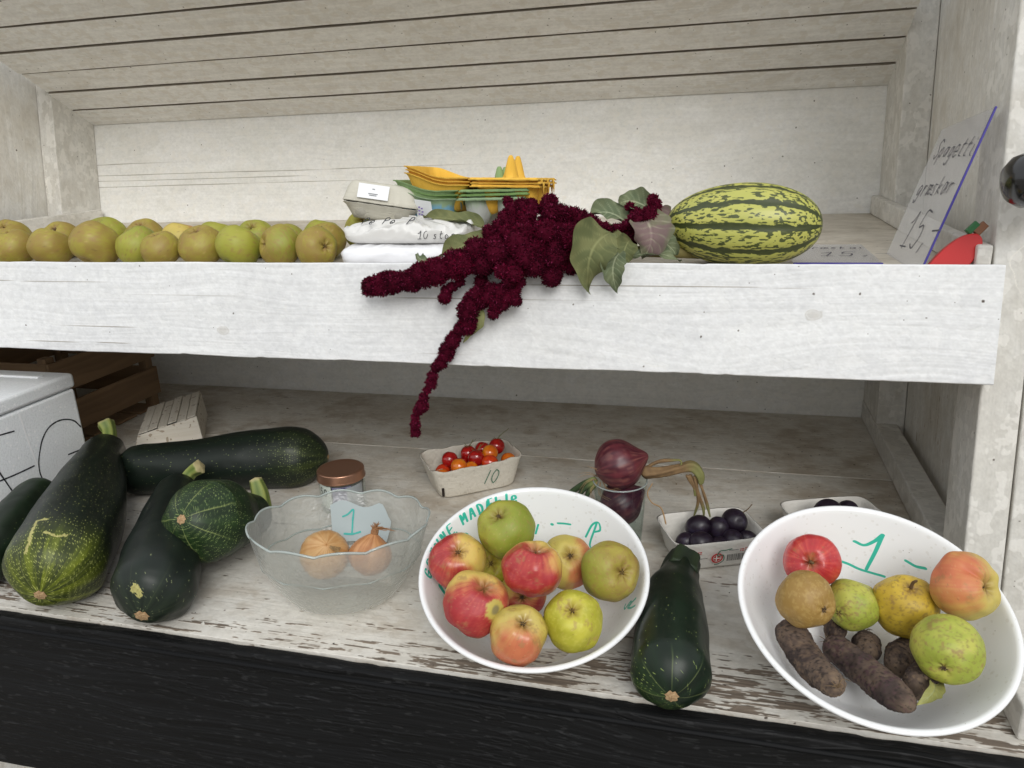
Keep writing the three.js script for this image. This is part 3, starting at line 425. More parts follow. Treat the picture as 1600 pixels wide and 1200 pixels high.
[
  [[0.090, -0.400, -0.846, 0.0150], [0.098, -0.409, -0.825, 0.0172], [0.111, -0.419, -0.799, 0.0165], [0.124, -0.415, -0.758, 0.0145], [0.129, -0.410, -0.737, 0.0105]],
  [[0.136, -0.424, -0.860, 0.0115], [0.146, -0.426, -0.846, 0.0150], [0.166, -0.430, -0.818, 0.0170], [0.186, -0.429, -0.778, 0.0160], [0.199, -0.427, -0.750, 0.0085]],
  [[0.135, -0.416, -0.880, 0.0100], [0.146, -0.418, -0.876, 0.0140], [0.154, -0.422, -0.868, 0.0120]],
  [[0.178, -0.420, -0.883, 0.0090], [0.178, -0.425, -0.868, 0.0145], [0.177, -0.430, -0.845, 0.0130]],
  [[0.222, -0.424, -0.876, 0.0120], [0.213, -0.428, -0.856, 0.0172], [0.200, -0.432, -0.828, 0.0130]],
  [[0.232, -0.431, -0.835, 0.0100], [0.224, -0.430, -0.815, 0.0165], [0.207, -0.425, -0.782, 0.0130]],
].forEach((pts, k) => {
  const g = limb(pts, 64, 120, { end0: 0.5, end1: 0.45, ease: 0.7, shape: (a, t) => (fbm(Math.cos(a) * 1.6 + k * 5, Math.sin(a) * 1.6, t * 9 + 1, 4) - 0.5) * 0.32 + (fbm(Math.cos(a) * 7 + k * 5, Math.sin(a) * 7, t * 40 + 1, 3) - 0.5) * 0.16, color: soil(k * 7, k === 1 ? S8(74, 50, 56) : S8(112, 92, 74)) });
  const b = top('beetroot', g, soilMat, beetLabels[k], 'beetroot', W(0, 0, 0), 'beetroots in the price bowl');
  const e = pts[k === 0 ? pts.length - 1 : 0], gs = []; for (let i = 0; i < 9; i++) { const a = i * 2.4, l = rr(0.006, 0.014); gs.push(tube([[e[0], e[1], e[2]], [e[0] + Math.cos(a) * l * 0.5, e[1] + l * 0.5 * rnd() + 0.003, e[2] + Math.sin(a) * l * 0.5], [e[0] + Math.cos(a + 0.5) * l, e[1] + l * rr(0.1, 0.7), e[2] + Math.sin(a + 0.5) * l]], 0.0005, 6, 4, 0.0002)); }
  mesh('root_hair', mergeGeometries(gs), mat(120, 98, 70, 0.9), b);
  if (k === 5) mesh('withered_leaf', leafGeo([0.232, -0.428, -0.812], [0.222, -0.420, -0.772], [0.203, -0.425, -0.752], 0.017, [0.3, 0.8, 0.5], { c1: [178, 176, 104], c2: [140, 140, 80] }), VC(0.6, { side: THREE.DoubleSide }), b);
});

// ------------------------------------------------------------------ leaves
function leafGeo(b, m, t, w, up, o = {}) {
  const curve = new THREE.QuadraticBezierCurve3(V3(...b), V3(m[0] * 2 - (b[0] + t[0]) / 2, m[1] * 2 - (b[1] + t[1]) / 2, m[2] * 2 - (b[2] + t[2]) / 2), V3(...t)), U = V3(...up).normalize();
  const c1 = S8(...(o.c1 || [112, 118, 62])), c2 = S8(...(o.c2 || [84, 96, 52])), vc = S8(...(o.vein || [158, 164, 120])), sd = (b[0] + b[1]) * 91;
  const g = grid(22, 44, (u, v) => {
    const p = curve.getPoint(v), T = curve.getTangent(v), side = V3().crossVectors(T, U).normalize(), nrm = V3().crossVectors(side, T).normalize();
    const s = u * 2 - 1, prof = Math.pow(Math.sin(PI * Math.pow(clamp(v * 0.985 + 0.012), 0.72)), 0.85), hw = w / 2 * prof * (1 + 0.07 * Math.sin(v * 25 + sd + s));
    const vein = Math.abs(((v * 7 - Math.abs(s) * 1.5) % 1 + 1) % 1 - 0.5) * 2, ve = sst(0.78, 0.96, vein) * (1 - Math.abs(s) * 0.3), mid = 1 - sst(0.02, 0.09, Math.abs(s));
    const wav = (o.wave ?? 0.12) * w * Math.sin(v * 9 + (s > 0 ? 1.7 : 0) + sd) * s * s, cup = (o.cup ?? 0.25) * w * s * s * prof, crease = (ve * 0.014 + mid * 0.03) * w;
    const q = p.clone().addScaledVector(side, s * hw).addScaledVector(nrm, wav + cup - crease);
    const n = fbm(q.x * 70 + 3, q.y * 70, q.z * 70 + 5, 3); let c = mix3(c1, c2, sst(0.3, 0.7, n)); c = mix3(c, vc, Math.max(ve * 0.5, mid * 0.8)); if (o.blush) c = mix3(c, S8(...o.blush), sst(0.42, 0.62, fbm(q.x * 40, q.y * 40, q.z * 40 + 8, 2)) * 0.75 * (1 - ve * 0.6));
    return { p: [q.x, q.y, q.z], c };
  });
  return g;
}

// ------------------------------------------------------------------ courgettes and marrows
const stalkG = VC(0.6);
function courgette(label, pts, o) {
  const L0 = pts.reduce((s, p, i) => i ? s + Math.hypot(p[0] - pts[i - 1][0], p[1] - pts[i - 1][1], p[2] - pts[i - 1][2]) : 0, 0), Rm = Math.max(...pts.map(p => p[3])), sd = o.seed * 17;
  const g = limb(pts, 72, 110, { end0: o.end0 ?? 0.5, end1: o.end1 ?? 0.3, ease: 0.55, shape: (a, t) => 0.016 * Math.cos(5 * a + sd + 2 * t) + 0.006 * Math.cos(10 * a + sd) + (fbm(Math.cos(a) + sd, Math.sin(a), t * 4 + 2, 3) - 0.5) * 0.12 + (noise(Math.cos(a) * 9 + sd, Math.sin(a) * 9, t * 30 + 1) - 0.5) * 0.006 });
  const gp = g.attributes.position, gu = g.attributes.uv, near3 = q => { let bd = 9, k = 0; for (let i = 0; i < gp.count; i++) { const d = (gp.getX(i) - q[0]) ** 2 + (gp.getY(i) - q[1]) ** 2 + (gp.getZ(i) - q[2]) ** 2; if (d < bd) { bd = d; k = i; } } return [gu.getX(k), gu.getY(k) * L0]; };
  const marks = (o.scars || []).map(([w, ...ps]) => [w, ps.map(near3)]);
  const TW = 640, TH = 768, col = new Uint8Array(TW * TH * 4), base = S8(...o.base), tip = S8(...o.tip), sp = S8(...(o.spot || [150, 160, 92]));
  const cell = 0.0031;
  for (let y = 0; y < TH; y++) for (let x = 0; x < TW; x++) {
    const t = (y + 0.5) / TH, u = (x + 0.5) / TW, s = t * L0, a = u * 2 * PI, ca = Math.cos(a), sa = Math.sin(a);
    const rho = Rm * Math.min(1, Math.sqrt(Math.max(0.0025, 1 - (1 - Math.min(1, s / (Rm * 1.0))) ** 2)));
    const n = fbm(ca * 2 + sd, sa * 2, t * 6 + 1, 3), rib = 0.5 + 0.5 * Math.cos(10 * a + sd);
    let c = mix3(base, [base[0] * 1.5, base[1] * 1.5, base[2] * 1.45], rib * 0.35 * (o.rib ?? 1) + (n - 0.5) * 0.6);
    const near = 1 - sst(o.reach * 0.15, o.reach, s + (n - 0.5) * o.reach * 0.7), sidek = o.side === undefined ? 1 : sst(-0.5, 0.9, Math.cos(a - o.side));
    c = mix3(c, tip, near * (0.35 + 0.65 * sst(0.25, 0.8, rib * 0.22 + 0.5 * fbm(ca * 9 + sd, sa * 9, s * 30 + 2, 3) + 0.28 * noise(u * 130, s * 120))) * sidek * (o.tipAmt ?? 1));
    const ray = Math.pow(0.5 + 0.5 * Math.cos(7 * a + sd + 1.6 * (n - 0.5)), 130) * (1 - sst(0.01, Rm * (0.6 + 0.8 * noise(Math.round((7 * a + sd) / 6.283) * 3.7, 5)), s)); c = mix3(c, S8(154, 158, 96), ray * 0.7 * (o.ray ?? 1));
    // speckles, drawn out along the fruit, denser towards the flower end
    const row = Math.floor(s / (cell * 1.35)), nA = Math.max(5, Math.round(2 * PI * Math.max(0.006, rho) / cell)), cx = Math.floor(u * nA), q = hash(row, cx, o.seed * 31);
    const dens = o.speck * mix(0.1, 1, near * sidek) + (o.speck0 ?? 0.03) * sst(0.4, 0.7, n);
    if (q < dens) { const px = (cx + 0.25 + 0.5 * hash(row, cx, 2)) / nA, py = (row + 0.25 + 0.5 * hash(row, cx, 3)) * cell * 1.35, dx = (u - px) * 2 * PI * Math.max(0.006, rho), dy = (s - py) * 0.6, r = cell * (0.1 + 0.2 * hash(row, cx, 4)); c = mix3(c, sp, (1 - sst(r * 0.5, r, Math.hypot(dx, dy))) * 0.8); }
    for (const [w, ps] of marks) for (let k = 0; k < ps.length - 1; k++) { const c0 = 2 * PI * Math.max(0.01, rho), ax = (ps[k][0] - u) * c0, ay = ps[k][1] - s, bx = (ps[k + 1][0] - u) * c0, by = ps[k + 1][1] - s; if (Math.abs(ps[k][0] - ps[k + 1][0]) > 0.4) continue; const dx = bx - ax, dy = by - ay, q = clamp(-(ax * dx + ay * dy) / (dx * dx + dy * dy + 1e-9)), d = Math.hypot(ax + dx * q, ay + dy * q) + (fbm(u * c0 * 420, s * 420, 0, 3) - 0.5) * w * 2.2; if (d < w) c = mix3(S8(182, 178, 112), S8(142, 134, 82), noise(u * 300, s * 900)); }
    const i = (y * TW + x) * 4; for (let k = 0; k < 3; k++) col[i + k] = clamp(c[k]) * 255; col[i + 3] = 255;
  }
  const tx = new THREE.DataTexture(col, TW, TH, THREE.RGBAFormat); tx.colorSpace = THREE.SRGBColorSpace; tx.magFilter = THREE.LinearFilter; tx.minFilter = THREE.LinearMipmapLinearFilter; tx.generateMipmaps = true; tx.wrapS = THREE.RepeatWrapping; tx.needsUpdate = true;
  const body = top('courgette', g, new THREE.MeshPhysicalMaterial({ map: tx, roughness: o.rough ?? 0.4, metalness: 0, specularIntensity: 0.6 }), label, 'courgette', W(0, 0, 0), 'courgettes on the lower shelf');
  // flower scar
  const a = V3(...pts[0]), d = V3(...pts[0]).sub(V3(...pts[1])).normalize();
  const sg = grid(18, 5, (u, v) => { const r = (o.scar ?? 0.0062) * v * (1 + 0.16 * Math.cos(u * 2 * PI * 7)), an = u * 2 * PI; return { p: [r * Math.sin(an), 0.0016 * (1 - v * v) + 0.0008 * (hash(u * 18 | 0, v * 5 | 0, 1) - 0.5), r * Math.cos(an)], c: mix3(S8(178, 150, 112), S8(142, 112, 80), hash(u * 18 | 0, v * 5 | 0, 4)) }; }, { flip: true });
  const sc = mesh('flower_scar', sg, soilMat, body); sc.position.copy(a).addScaledVector(d, -0.0004); sc.quaternion.setFromUnitVectors(V3(0, 1, 0), d);
  if (o.stalk) mesh('stalk', limb(o.stalk, 20, 20, { end0: 0.1, end1: 0.1, ease: 0.2, shape: aa => 0.12 * Math.cos(5 * aa), color: (aa, t) => o.darkStalk ? mix3(S8(26, 36, 24), S8(44, 58, 34), 0.5 + 0.5 * Math.cos(5 * aa)) : mix3(mix3(S8(92, 112, 48), S8(148, 156, 84), 0.5 + 0.5 * Math.cos(5 * aa)), S8(190, 176, 132), sst(0.86, 0.98, t)) }), stalkG, body);
  return body;
}
courgette('huge dark marrow with a yellow speckled tip lying beside the foam box', [[-0.833, -0.436, -0.752, 0.052], [-0.853, -0.416, -0.800, 0.064], [-0.912, -0.404, -0.895, 0.066], [-0.992, -0.386, -1.010, 0.056], [-1.062, -0.365, -1.115, 0.041], [-1.089, -0.356, -1.165, 0.032]],
  { seed: 1, base: [20, 27, 20], tip: [104, 114, 30], spot: [196, 200, 118], reach: 0.105, speck: 0.85, speck0: 0.12, scar: 0.0075, ray: 0.6, stalk: [[-1.087, -0.352, -1.162, 0.011], [-1.102, -0.328, -1.180, 0.012], [-1.115, -0.312, -1.186, 0.015]], scars: [[0.0024, [-0.852, -0.378, -0.746], [-0.849, -0.368, -0.758], [-0.858, -0.357, -0.775], [-0.866, -0.353, -0.793], [-0.858, -0.351, -0.799]], [0.0012, [-0.837, -0.36, -0.774], [-0.825, -0.363, -0.779], [-0.819, -0.363, -0.788]]] });
courgette('dark green marrow with a pale nick near its flower end, before the round one', [[-0.682, -0.448, -0.757, 0.040], [-0.694, -0.430, -0.795, 0.053], [-0.742, -0.423, -0.870, 0.053], [-0.800, -0.410, -0.955, 0.042], [-0.850, -0.390, -1.045, 0.034], [-0.858, -0.383, -1.075, 0.026]],
  { seed: 2, base: [21, 28, 24], tip: [40, 50, 38], spot: [150, 156, 110], reach: 0.05, speck: 0.2, speck0: 0.03, scar: 0.0085, ray: 0.15, scars: [[0.0036, [-0.688, -0.407, -0.745], [-0.675, -0.412, -0.741]]], stalk: [[-0.858, -0.383, -1.068, 0.011], [-0.846, -0.362, -1.078, 0.010], [-0.828, -0.350, -1.080, 0.012]] });
courgette('round ended green marrow with pale rays around its flower scar', [[-0.690, -0.354, -0.852, 0.050], [-0.692, -0.373, -0.898, 0.0605], [-0.690, -0.382, -0.935, 0.058], [-0.682, -0.394, -0.980, 0.040], [-0.670, -0.396, -1.020, 0.026]],
  { seed: 3, base: [22, 35, 21], tip: [38, 58, 28], spot: [160, 174, 108], reach: 0.11, speck: 0.75, speck0: 0.05, scar: 0.0065, ray: 1, end0: 0.6, stalk: [[-0.671, -0.395, -1.012, 0.015], [-0.682, -0.372, -1.026, 0.013], [-0.692, -0.346, -1.030, 0.009]] });
courgette('long dark marrow lying crosswise behind the others', [[-0.672, -0.363, -1.232, 0.048], [-0.712, -0.362, -1.222, 0.056], [-0.800, -0.366, -1.195, 0.053], [-0.900, -0.376, -1.160, 0.046], [-0.985, -0.383, -1.135, 0.046], [-1.03, -0.386, -1.125, 0.040]],
  { seed: 4, base: [20, 28, 22], tip: [62, 70, 36], spot: [150, 160, 100], reach: 0.13, speck: 0.6, speck0: 0.05, side: 1.2, tipAmt: 0.8, ray: 0, end0: 0.75, scar: 0.005 });
courgette('slim dark courgette leaning against the foam box', [[-1.098, -0.396, -1.025, 0.030], [-1.086, -0.400, -1.000, 0.037], [-1.055, -0.414, -0.935, 0.041], [-1.010, -0.428, -0.845, 0.041], [-0.985, -0.437, -0.79, 0.03]],
  { seed: 5, base: [21, 32, 20], tip: [36, 54, 30], reach: 0.08, speck: 0.1, speck0: 0.03, ray: 0, end0: 0.7 });
courgette('smooth dark courgette lying between the two white bowls', [[-0.026, -0.444, -0.738, 0.032], [-0.029, -0.437, -0.772, 0.0425], [-0.033, -0.429, -0.842, 0.0425], [-0.035, -0.420, -0.915, 0.036], [-0.030, -0.417, -0.985, 0.025], [-0.027, -0.412, -1.01, 0.019]],
  { seed: 6, base: [19, 31, 21], tip: [46, 66, 34], spot: [150, 165, 90], reach: 0.07, speck: 0.5, speck0: 0.03, side: 5.6, scar: 0.0068, ray: 0.7, rough: 0.34, darkStalk: true, stalk: [[-0.031, -0.417, -0.975, 0.025], [-0.028, -0.410, -1.005, 0.023], [-0.022, -0.402, -1.022, 0.021]] });

// ------------------------------------------------------------------ foam box, crate, veneer punnet
{
  const o = onShelf('foam_box', 'white polystyrene box with black marker lines beside the marrows', 'box', -1.343, -1.03), H = 0.180, D = 0.30;
  mesh('box_body', box(0.40, H, D, M.foam, 0.006), M.foam, o).position.y = H / 2 + 0.0005;
  const lid = mesh('lid', box(0.404, 0.028, D + 0.006, M.foam, 0.007), M.foam, o); lid.position.y = H + 0.0155;
  for (const [x, z, w, d] of [[-0.1, 0.115, 0.16, 0.012], [0.09, 0.115, 0.15, 0.012], [-0.1, -0.115, 0.16, 0.012], [0.09, -0.115, 0.15, 0.012]]) { const r = mesh('lid_ridge', box(w, 0.004, d, M.foam, 0.0015), M.foam, lid); r.position.set(x, 0.0155, z); }
  // marker strokes on the side wall facing the marrows: (z, y) -> plane of that wall
  const loc = (y, z) => { const dz = z + 1.03, s = -dz / Math.cos(T1), base = shelfY(z); return [s, (y - base) * Math.cos(T1) + 0.002]; };
  const strokes = [[[-0.317, -1.172], [-0.302, -1.160], [-0.295, -1.140], [-0.296, -1.121], [-0.304, -1.103], [-0.321, -1.087], [-0.340, -1.077], [-0.361, -1.069], [-0.384, -1.067], [-0.404, -1.074], [-0.415, -1.090], [-0.425, -1.107]], [[-0.363, -1.132], [-0.360, -1.170]], [[-0.294, -0.965], [-0.294, -1.000], [-0.293, -1.038]], [[-0.374, -0.96], [-0.369, -1.022], [-0.364, -1.059]], [[-0.33, -0.984], [-0.355, -0.993], [-0.405, -1.011], [-0.42, -1.018]]];
  const mk = mat(28, 30, 36, 0.6); strokes.forEach((st, i) => { const ink = mesh('marker_line', liftRibbon([smooth(st.map(p => loc(...p)))], 0.0026), mk, o); ink.rotation.y = PI / 2; ink.position.set(0.2004 + i * 0.00006, 0, 0); });
  const sc = mesh('moulded_seam', liftRibbon([smooth([[-0.265, -1.055], [-0.324, -1.060], [-0.416, -1.073]].map(p => loc(...p)))], 0.003), mat(250, 250, 250, 0.6), o); sc.rotation.y = PI / 2; sc.position.set(0.2003, 0, 0);
}
{
  const o = onShelf('wooden_crate', 'brown slatted wooden crate in the shade behind the foam box', 'crate', -1.435, -1.42);
  const w = 0.28, d = 0.30, h = 0.20;
  for (const sx of [-1, 1]) for (const sz of [-1, 1]) mesh('corner_post', box(0.022, h, 0.022, M.crate, 0.002, 0.1, 0, true), M.crate, o).position.set(sx * (w / 2 - 0.019), h / 2 + 0.001, sz * (d / 2 - 0.014));
  for (const y of [0.068, 0.158]) for (const s of [-1, 1]) {
    mesh('slat', box(0.007, 0.066, d, M.crate, 0.0015, y, 0), M.crate, o).position.set(s * (w / 2 - 0.0035), y, 0);
    mesh('slat', box(w - 0.0145, 0.066, 0.007, M.crate, 0.0015, y * 2, 0), M.crate, o).position.set(0, y, s * (d / 2 + 0.0015 - 0.0045));
  }
  for (let i = 0; i < 4; i++) mesh('base_slat', box(w - 0.016, 0.006, 0.062, M.crate, 0.001, i * 0.1), M.crate, o).position.set(0, 0.0045, -d / 2 + 0.042 + i * 0.072);
}
{
  const o = onShelf('veneer_punnet', 'pale wood veneer punnet lying upside down behind the marrow', 'punnet', -1.142, -1.406, R2(33));
  const w = 0.134, d = 0.19, h0 = 0.036, h1 = 0.060, t = 0.0022, x0 = -w / 2 + 0.012, x1 = w / 2 - 0.006;   // lower on one side
  const quad = pts => { const s = new THREE.Shape(); pts.forEach((p, i) => i ? s.lineTo(...p) : s.moveTo(...p)); const g = new THREE.ExtrudeGeometry(s, { depth: t, bevelEnabled: true, bevelSize: 0.0006, bevelThickness: 0.0005, bevelSegments: 1 }); metricUV(g, M.veneer, 0.1, 0.02, 0); return g; };
  for (const s of [-1, 1]) { const p = mesh('side_panel', quad([[-w / 2, 0.001], [w / 2, 0.001], [x1, h1], [x0, h0]]), M.veneer, o); p.position.set(0, 0, s > 0 ? d / 2 - t : -d / 2); p.rotation.x = -s * 0.12; }
  for (const [x, h, lean] of [[-w / 2, h0, -0.3], [w / 2 - t, h1, 0.1]]) { const p = mesh('side_panel', quad([[-d / 2 + 0.006, 0.001], [d / 2 - 0.006, 0.001], [d / 2 - 0.012, h - 0.001], [-d / 2 + 0.012, h - 0.001]]), M.veneer, o); p.rotation.set(0, PI / 2, lean, 'ZYX'); p.position.set(x, 0, 0); }
  const n = 6, sl = Math.atan2(h1 - h0, x1 - x0), len = Math.hypot(h1 - h0, x1 - x0);
  for (let i = 0; i < n; i++) { const k = (i + 0.5) / n, p = mesh('base_strip', box(len / n - 0.0012, 0.0018, d - 0.012, M.veneer, 0.0006, i * 0.07, i * 0.03, true), M.veneer, o); p.position.set(mix(x0, x1, k), mix(h0, h1, k) + 0.0022 + (i % 2) * 0.0014, (i % 3 - 1) * 0.002); p.rotation.z = sl + (i % 2 ? 0.05 : -0.03); }
}

// ------------------------------------------------------------------ glass jar
const glass = (rough = 0.02, tint = 0xffffff) => new THREE.MeshPhysicalMaterial({ color: tint, transmission: 1, thickness: 0, roughness: rough, metalness: 0, ior: 1.5 });
{
  const o = onShelf('coin_jar', 'small glass jar with a copper coloured lid and a price slip inside', 'jar', -0.600, -1.150), R = 0.0385, H = 0.062;
  const prof = [[0.0001, 0.002], [R - 0.004, 0.002], [R - 0.001, 0.004], [R, 0.009], [R, H - 0.012], [R - 0.003, H - 0.005], [R - 0.004, H]];
  mesh('jar_glass', new THREE.LatheGeometry(prof.map(p => new THREE.Vector2(...p)), 64), glass(0.02, 0xf4faf8), o);
  const cu = new THREE.MeshPhysicalMaterial({ roughness: 0.32, metalness: 0.85 }); cu.color.setRGB(0.50, 0.27, 0.18);
  const lp = [[0.0001, 0.0155], [R - 0.008, 0.0155], [R - 0.006, 0.0168], [R - 0.001, 0.0165], [R + 0.001, 0.0145], [R + 0.0012, 0.004], [R + 0.0022, 0.003], [R + 0.0022, 0.0008], [R + 0.0008, 0], [R - 0.001, 0.0003]];
  mesh('lid', new THREE.LatheGeometry(lp.map(p => new THREE.Vector2(...p)), 72), cu, o).position.y = H - 0.006;
  // folded paper slips inside
  const curved = (a0, a1, y0, y1, r) => grid(20, 4, (u, v) => { const a = mix(a0, a1, u); return { p: [Math.sin(a) * r, mix(y0, y1, v), Math.cos(a) * r] }; });
  const slip = mesh('price_slip', curved(-0.95, -0.05, 0.012, 0.053, R - 0.002), mat(222, 220, 214, 0.8, { side: THREE.DoubleSide }), o);
  mesh('paper_note', curved(0.0, 0.9, 0.008, 0.052, R - 0.0024), mat(132, 124, 158, 0.8, { side: THREE.DoubleSide }), o);
  mesh('paper_note', curved(0.42, 0.62, 0.008, 0.051, R - 0.0019), mat(76, 70, 116, 0.8, { side: THREE.DoubleSide }), o);
  mesh('paper_note', curved(0.68, 1.6, 0.006, 0.050, R - 0.0022), mat(176, 172, 178, 0.8, { side: THREE.DoubleSide }), o);
  mesh('paper_note', curved(1.7, 5.2, 0.006, 0.046, R - 0.0022), mat(186, 182, 176, 0.8, { side: THREE.DoubleSide }), o);
  const g = liftRibbon(writing('50', 0.013, 0.85, 0.02, 0.03), 0.0016), p = g.attributes.position; for (let i = 0; i < p.count; i++) { const a = -0.78 + p.getX(i) / R, r = R - 0.0015 + p.getZ(i); p.setXYZ(i, Math.sin(a) * r, 0.034 + p.getY(i), Math.cos(a) * r); } g.computeVertexNormals();
  mesh('lettering', g, INK, slip);
}

// ------------------------------------------------------------------ punnets of pressed pulp
function punnet(o, w, d, h, m, ragged, label = 'punnet_body') {
  const N = 120, th = 0.0026, rg = u => 0; const rim = (u, k) => h + ragged * ((fbm(u * 26, k, 0, 3) - 0.5) * 2);
  const ring = (sw, sd, y, rag) => u => { const [x, z] = rrect(sw, sd, 0.25)(u); return [x, rag ? rim(u, rag) : y, z]; };
  const k = 0.82, rings = [u => [1e-5 * Math.cos(u * 6.283), 0.001, 1e-5 * Math.sin(u * 6.283)], ring(w * k * 0.97, d * k * 0.97, 0.001), ring(w * k, d * k, 0.003)];
  for (let i = 1; i <= 7; i++) rings.push(ring(mix(w * k, w, i / 8), mix(d * k, d, i / 8), h * i / 8));
  rings.push(ring(w + 0.002, d + 0.002, h, 1), ring(w - th * 1.2, d - th * 1.2, h, 1.02), ring(w - th * 2.4, d - th * 2.4, h * 0.9));
  for (let i = 6; i >= 1; i--) rings.push(ring(mix(w * k, w, i / 8) - th * 2, mix(d * k, d, i / 8) - th * 2, h * i / 8));
  rings.push(ring(w * k - th * 2.6, d * k - th * 2.6, 0.004), u => [1e-5 * Math.cos(u * 6.283), 0.004, 1e-5 * Math.sin(u * 6.283)]);
  const g = loft(rings, N); const p = g.attributes.position, uv = g.attributes.uv; for (let i = 0; i < p.count; i++) uv.setXY(i, (p.getX(i) * 0.8 + p.getZ(i) * 0.9) / 0.18, (p.getY(i) + p.getZ(i) * 0.4) / 0.12);
  return mesh(label, g, m, o);
}
// smooth egg shaped fruit
function egg(R, len, colour, nu = 28, nv = 20, sd = 1) { return grid(nu, nv, (u, v) => { const f = PI * v, a = u * 2 * PI, s = Math.sin(f) * R * (1 + 0.03 * Math.sin(2 * a + sd)), d = [Math.sin(f) * Math.sin(a), Math.cos(f), Math.sin(f) * Math.cos(a)]; return { p: [s * Math.sin(a), Math.cos(f) * R * len - 0.12 * R * Math.exp(-((f / 0.3) ** 2)), s * Math.cos(a)], c: colour(d) }; }, { wrap: true, flip: true }); }
{
  const cx = -0.412, cz = -1.278, yaw = R2(36), label = 'grey pulp punnet of cherry tomatoes marked 10 in green', o = onShelf('tomato_punnet', label, 'punnet', cx, cz, yaw);
  punnet(o, 0.168, 0.108, 0.056, M.pulp, 0.005);
  const ink = mesh('lettering', liftRibbon(writing('|0', 0.025, 0.95, 0.2, 0.03), 0.0016), GREENINK, o); ink.position.set(0.002, 0.018, 0.0512); ink.rotation.x = 0.155;
  { const s = mesh('corner_slot', (() => { const g = new RoundedBoxGeometry(0.0046, 0.016, 0.0022, 1, 0.001); return g; })(), mat(38, 30, 24, 0.9), o); s.position.set(-0.066, 0.014, 0.0442); s.rotation.y = -0.35; }
  const tmR = VC(0.14, { clearcoat: 0.6, clearcoatRoughness: 0.08 });
  const col = (a, b, sd) => d => mix3(S8(...a), S8(...b), sst(0.3, 0.7, fbm(d[0] * 2 + sd, d[1] * 2, d[2] * 2 + 3, 2)));
  const red = [[176, 28, 24], [150, 22, 22]], ora = [[226, 132, 30], [214, 104, 24]], scarlet = [[208, 70, 24], [196, 52, 22]];
  const list = [[-0.062, 0.030, 0.028, ora, 'orange cherry tomato at the end of the punnet'], [-0.038, 0.046, -0.002, red, 'red cherry tomato standing up near the torn rim'], [-0.030, 0.042, 0.026, ora, 'pale orange cherry tomato beside the upright red one'], [-0.052, 0.026, 0.000, scarlet, 'scarlet tomato half hidden under the pale orange one'], [-0.008, 0.032, 0.026, ora, 'orange tomato sunk behind the punnet front'], [0.006, 0.046, 0.014, red, 'glossy dark red plum tomato in the middle with a dry stalk'], [0.002, 0.044, -0.018, red, 'dark red tomato behind the middle one'], [0.026, 0.040, 0.030, scarlet, 'scarlet orange tomato touching the punnet front above the 10'], [0.034, 0.050, 0.010, ora, 'bright orange tomato on top of the heap'], [0.030, 0.046, -0.020, red, 'red tomato behind the bright orange one'], [0.056, 0.050, -0.014, red, 'dark red tomato with a long green stalk'], [0.064, 0.034, 0.022, ora, 'orange tomato in the corner away from the torn rim'], [-0.016, 0.028, -0.008, red, 'red tomato deep in the punnet']];
  o.updateMatrixWorld();
  list.forEach(([x, y, z, c, lb], i) => {
    const R = 0.0140 + 0.001 * hash(i, 2, 3), t = top('cherry_tomato', egg(R, i === 5 ? 1.15 : 1.03, col(...c, i * 3)), tmR, lb, 'tomato', o.localToWorld(V3(x, y + 0.006, z)), 'cherry tomatoes in the punnet');
    t.rotation.set(i === 5 ? 1.4 : rr(-0.5, 0.5), rr(0, 6), i === 5 ? 1.2 : rr(-0.5, 0.5));
    if ([5, 10, 6].includes(i)) {
      const gs = [], q = t.quaternion.clone().invert(), L = i === 10 ? 0.034 : 0.026, lift = v => V3(...v).applyQuaternion(q).toArray();
      gs.push(tube([[0, 0.010, -0.002], [0.004, 0.018, -0.004], [i === 10 ? 0.022 : 0.008, L, -0.006]].map(lift), 0.0009, 10, 5, 0.0006), tube([[0.004, 0.018, -0.004], [0.012, 0.026, -0.012]].map(lift), 0.0006, 6, 4, 0.0004));
      for (let k = 0; k < 5; k++) { const a = k * 1.26 + i; gs.push(tube([[0, 0.0125, 0], [Math.cos(a) * 0.005, 0.0145, Math.sin(a) * 0.005], [Math.cos(a) * 0.009, 0.0165 + 0.003 * (k % 2), Math.sin(a) * 0.009]].map(lift), 0.0007, 6, 4, 0.0003)); }
      mesh('stalk', mergeGeometries(gs), mat(104, 104, 60, 0.8), t);
    }
  });
}
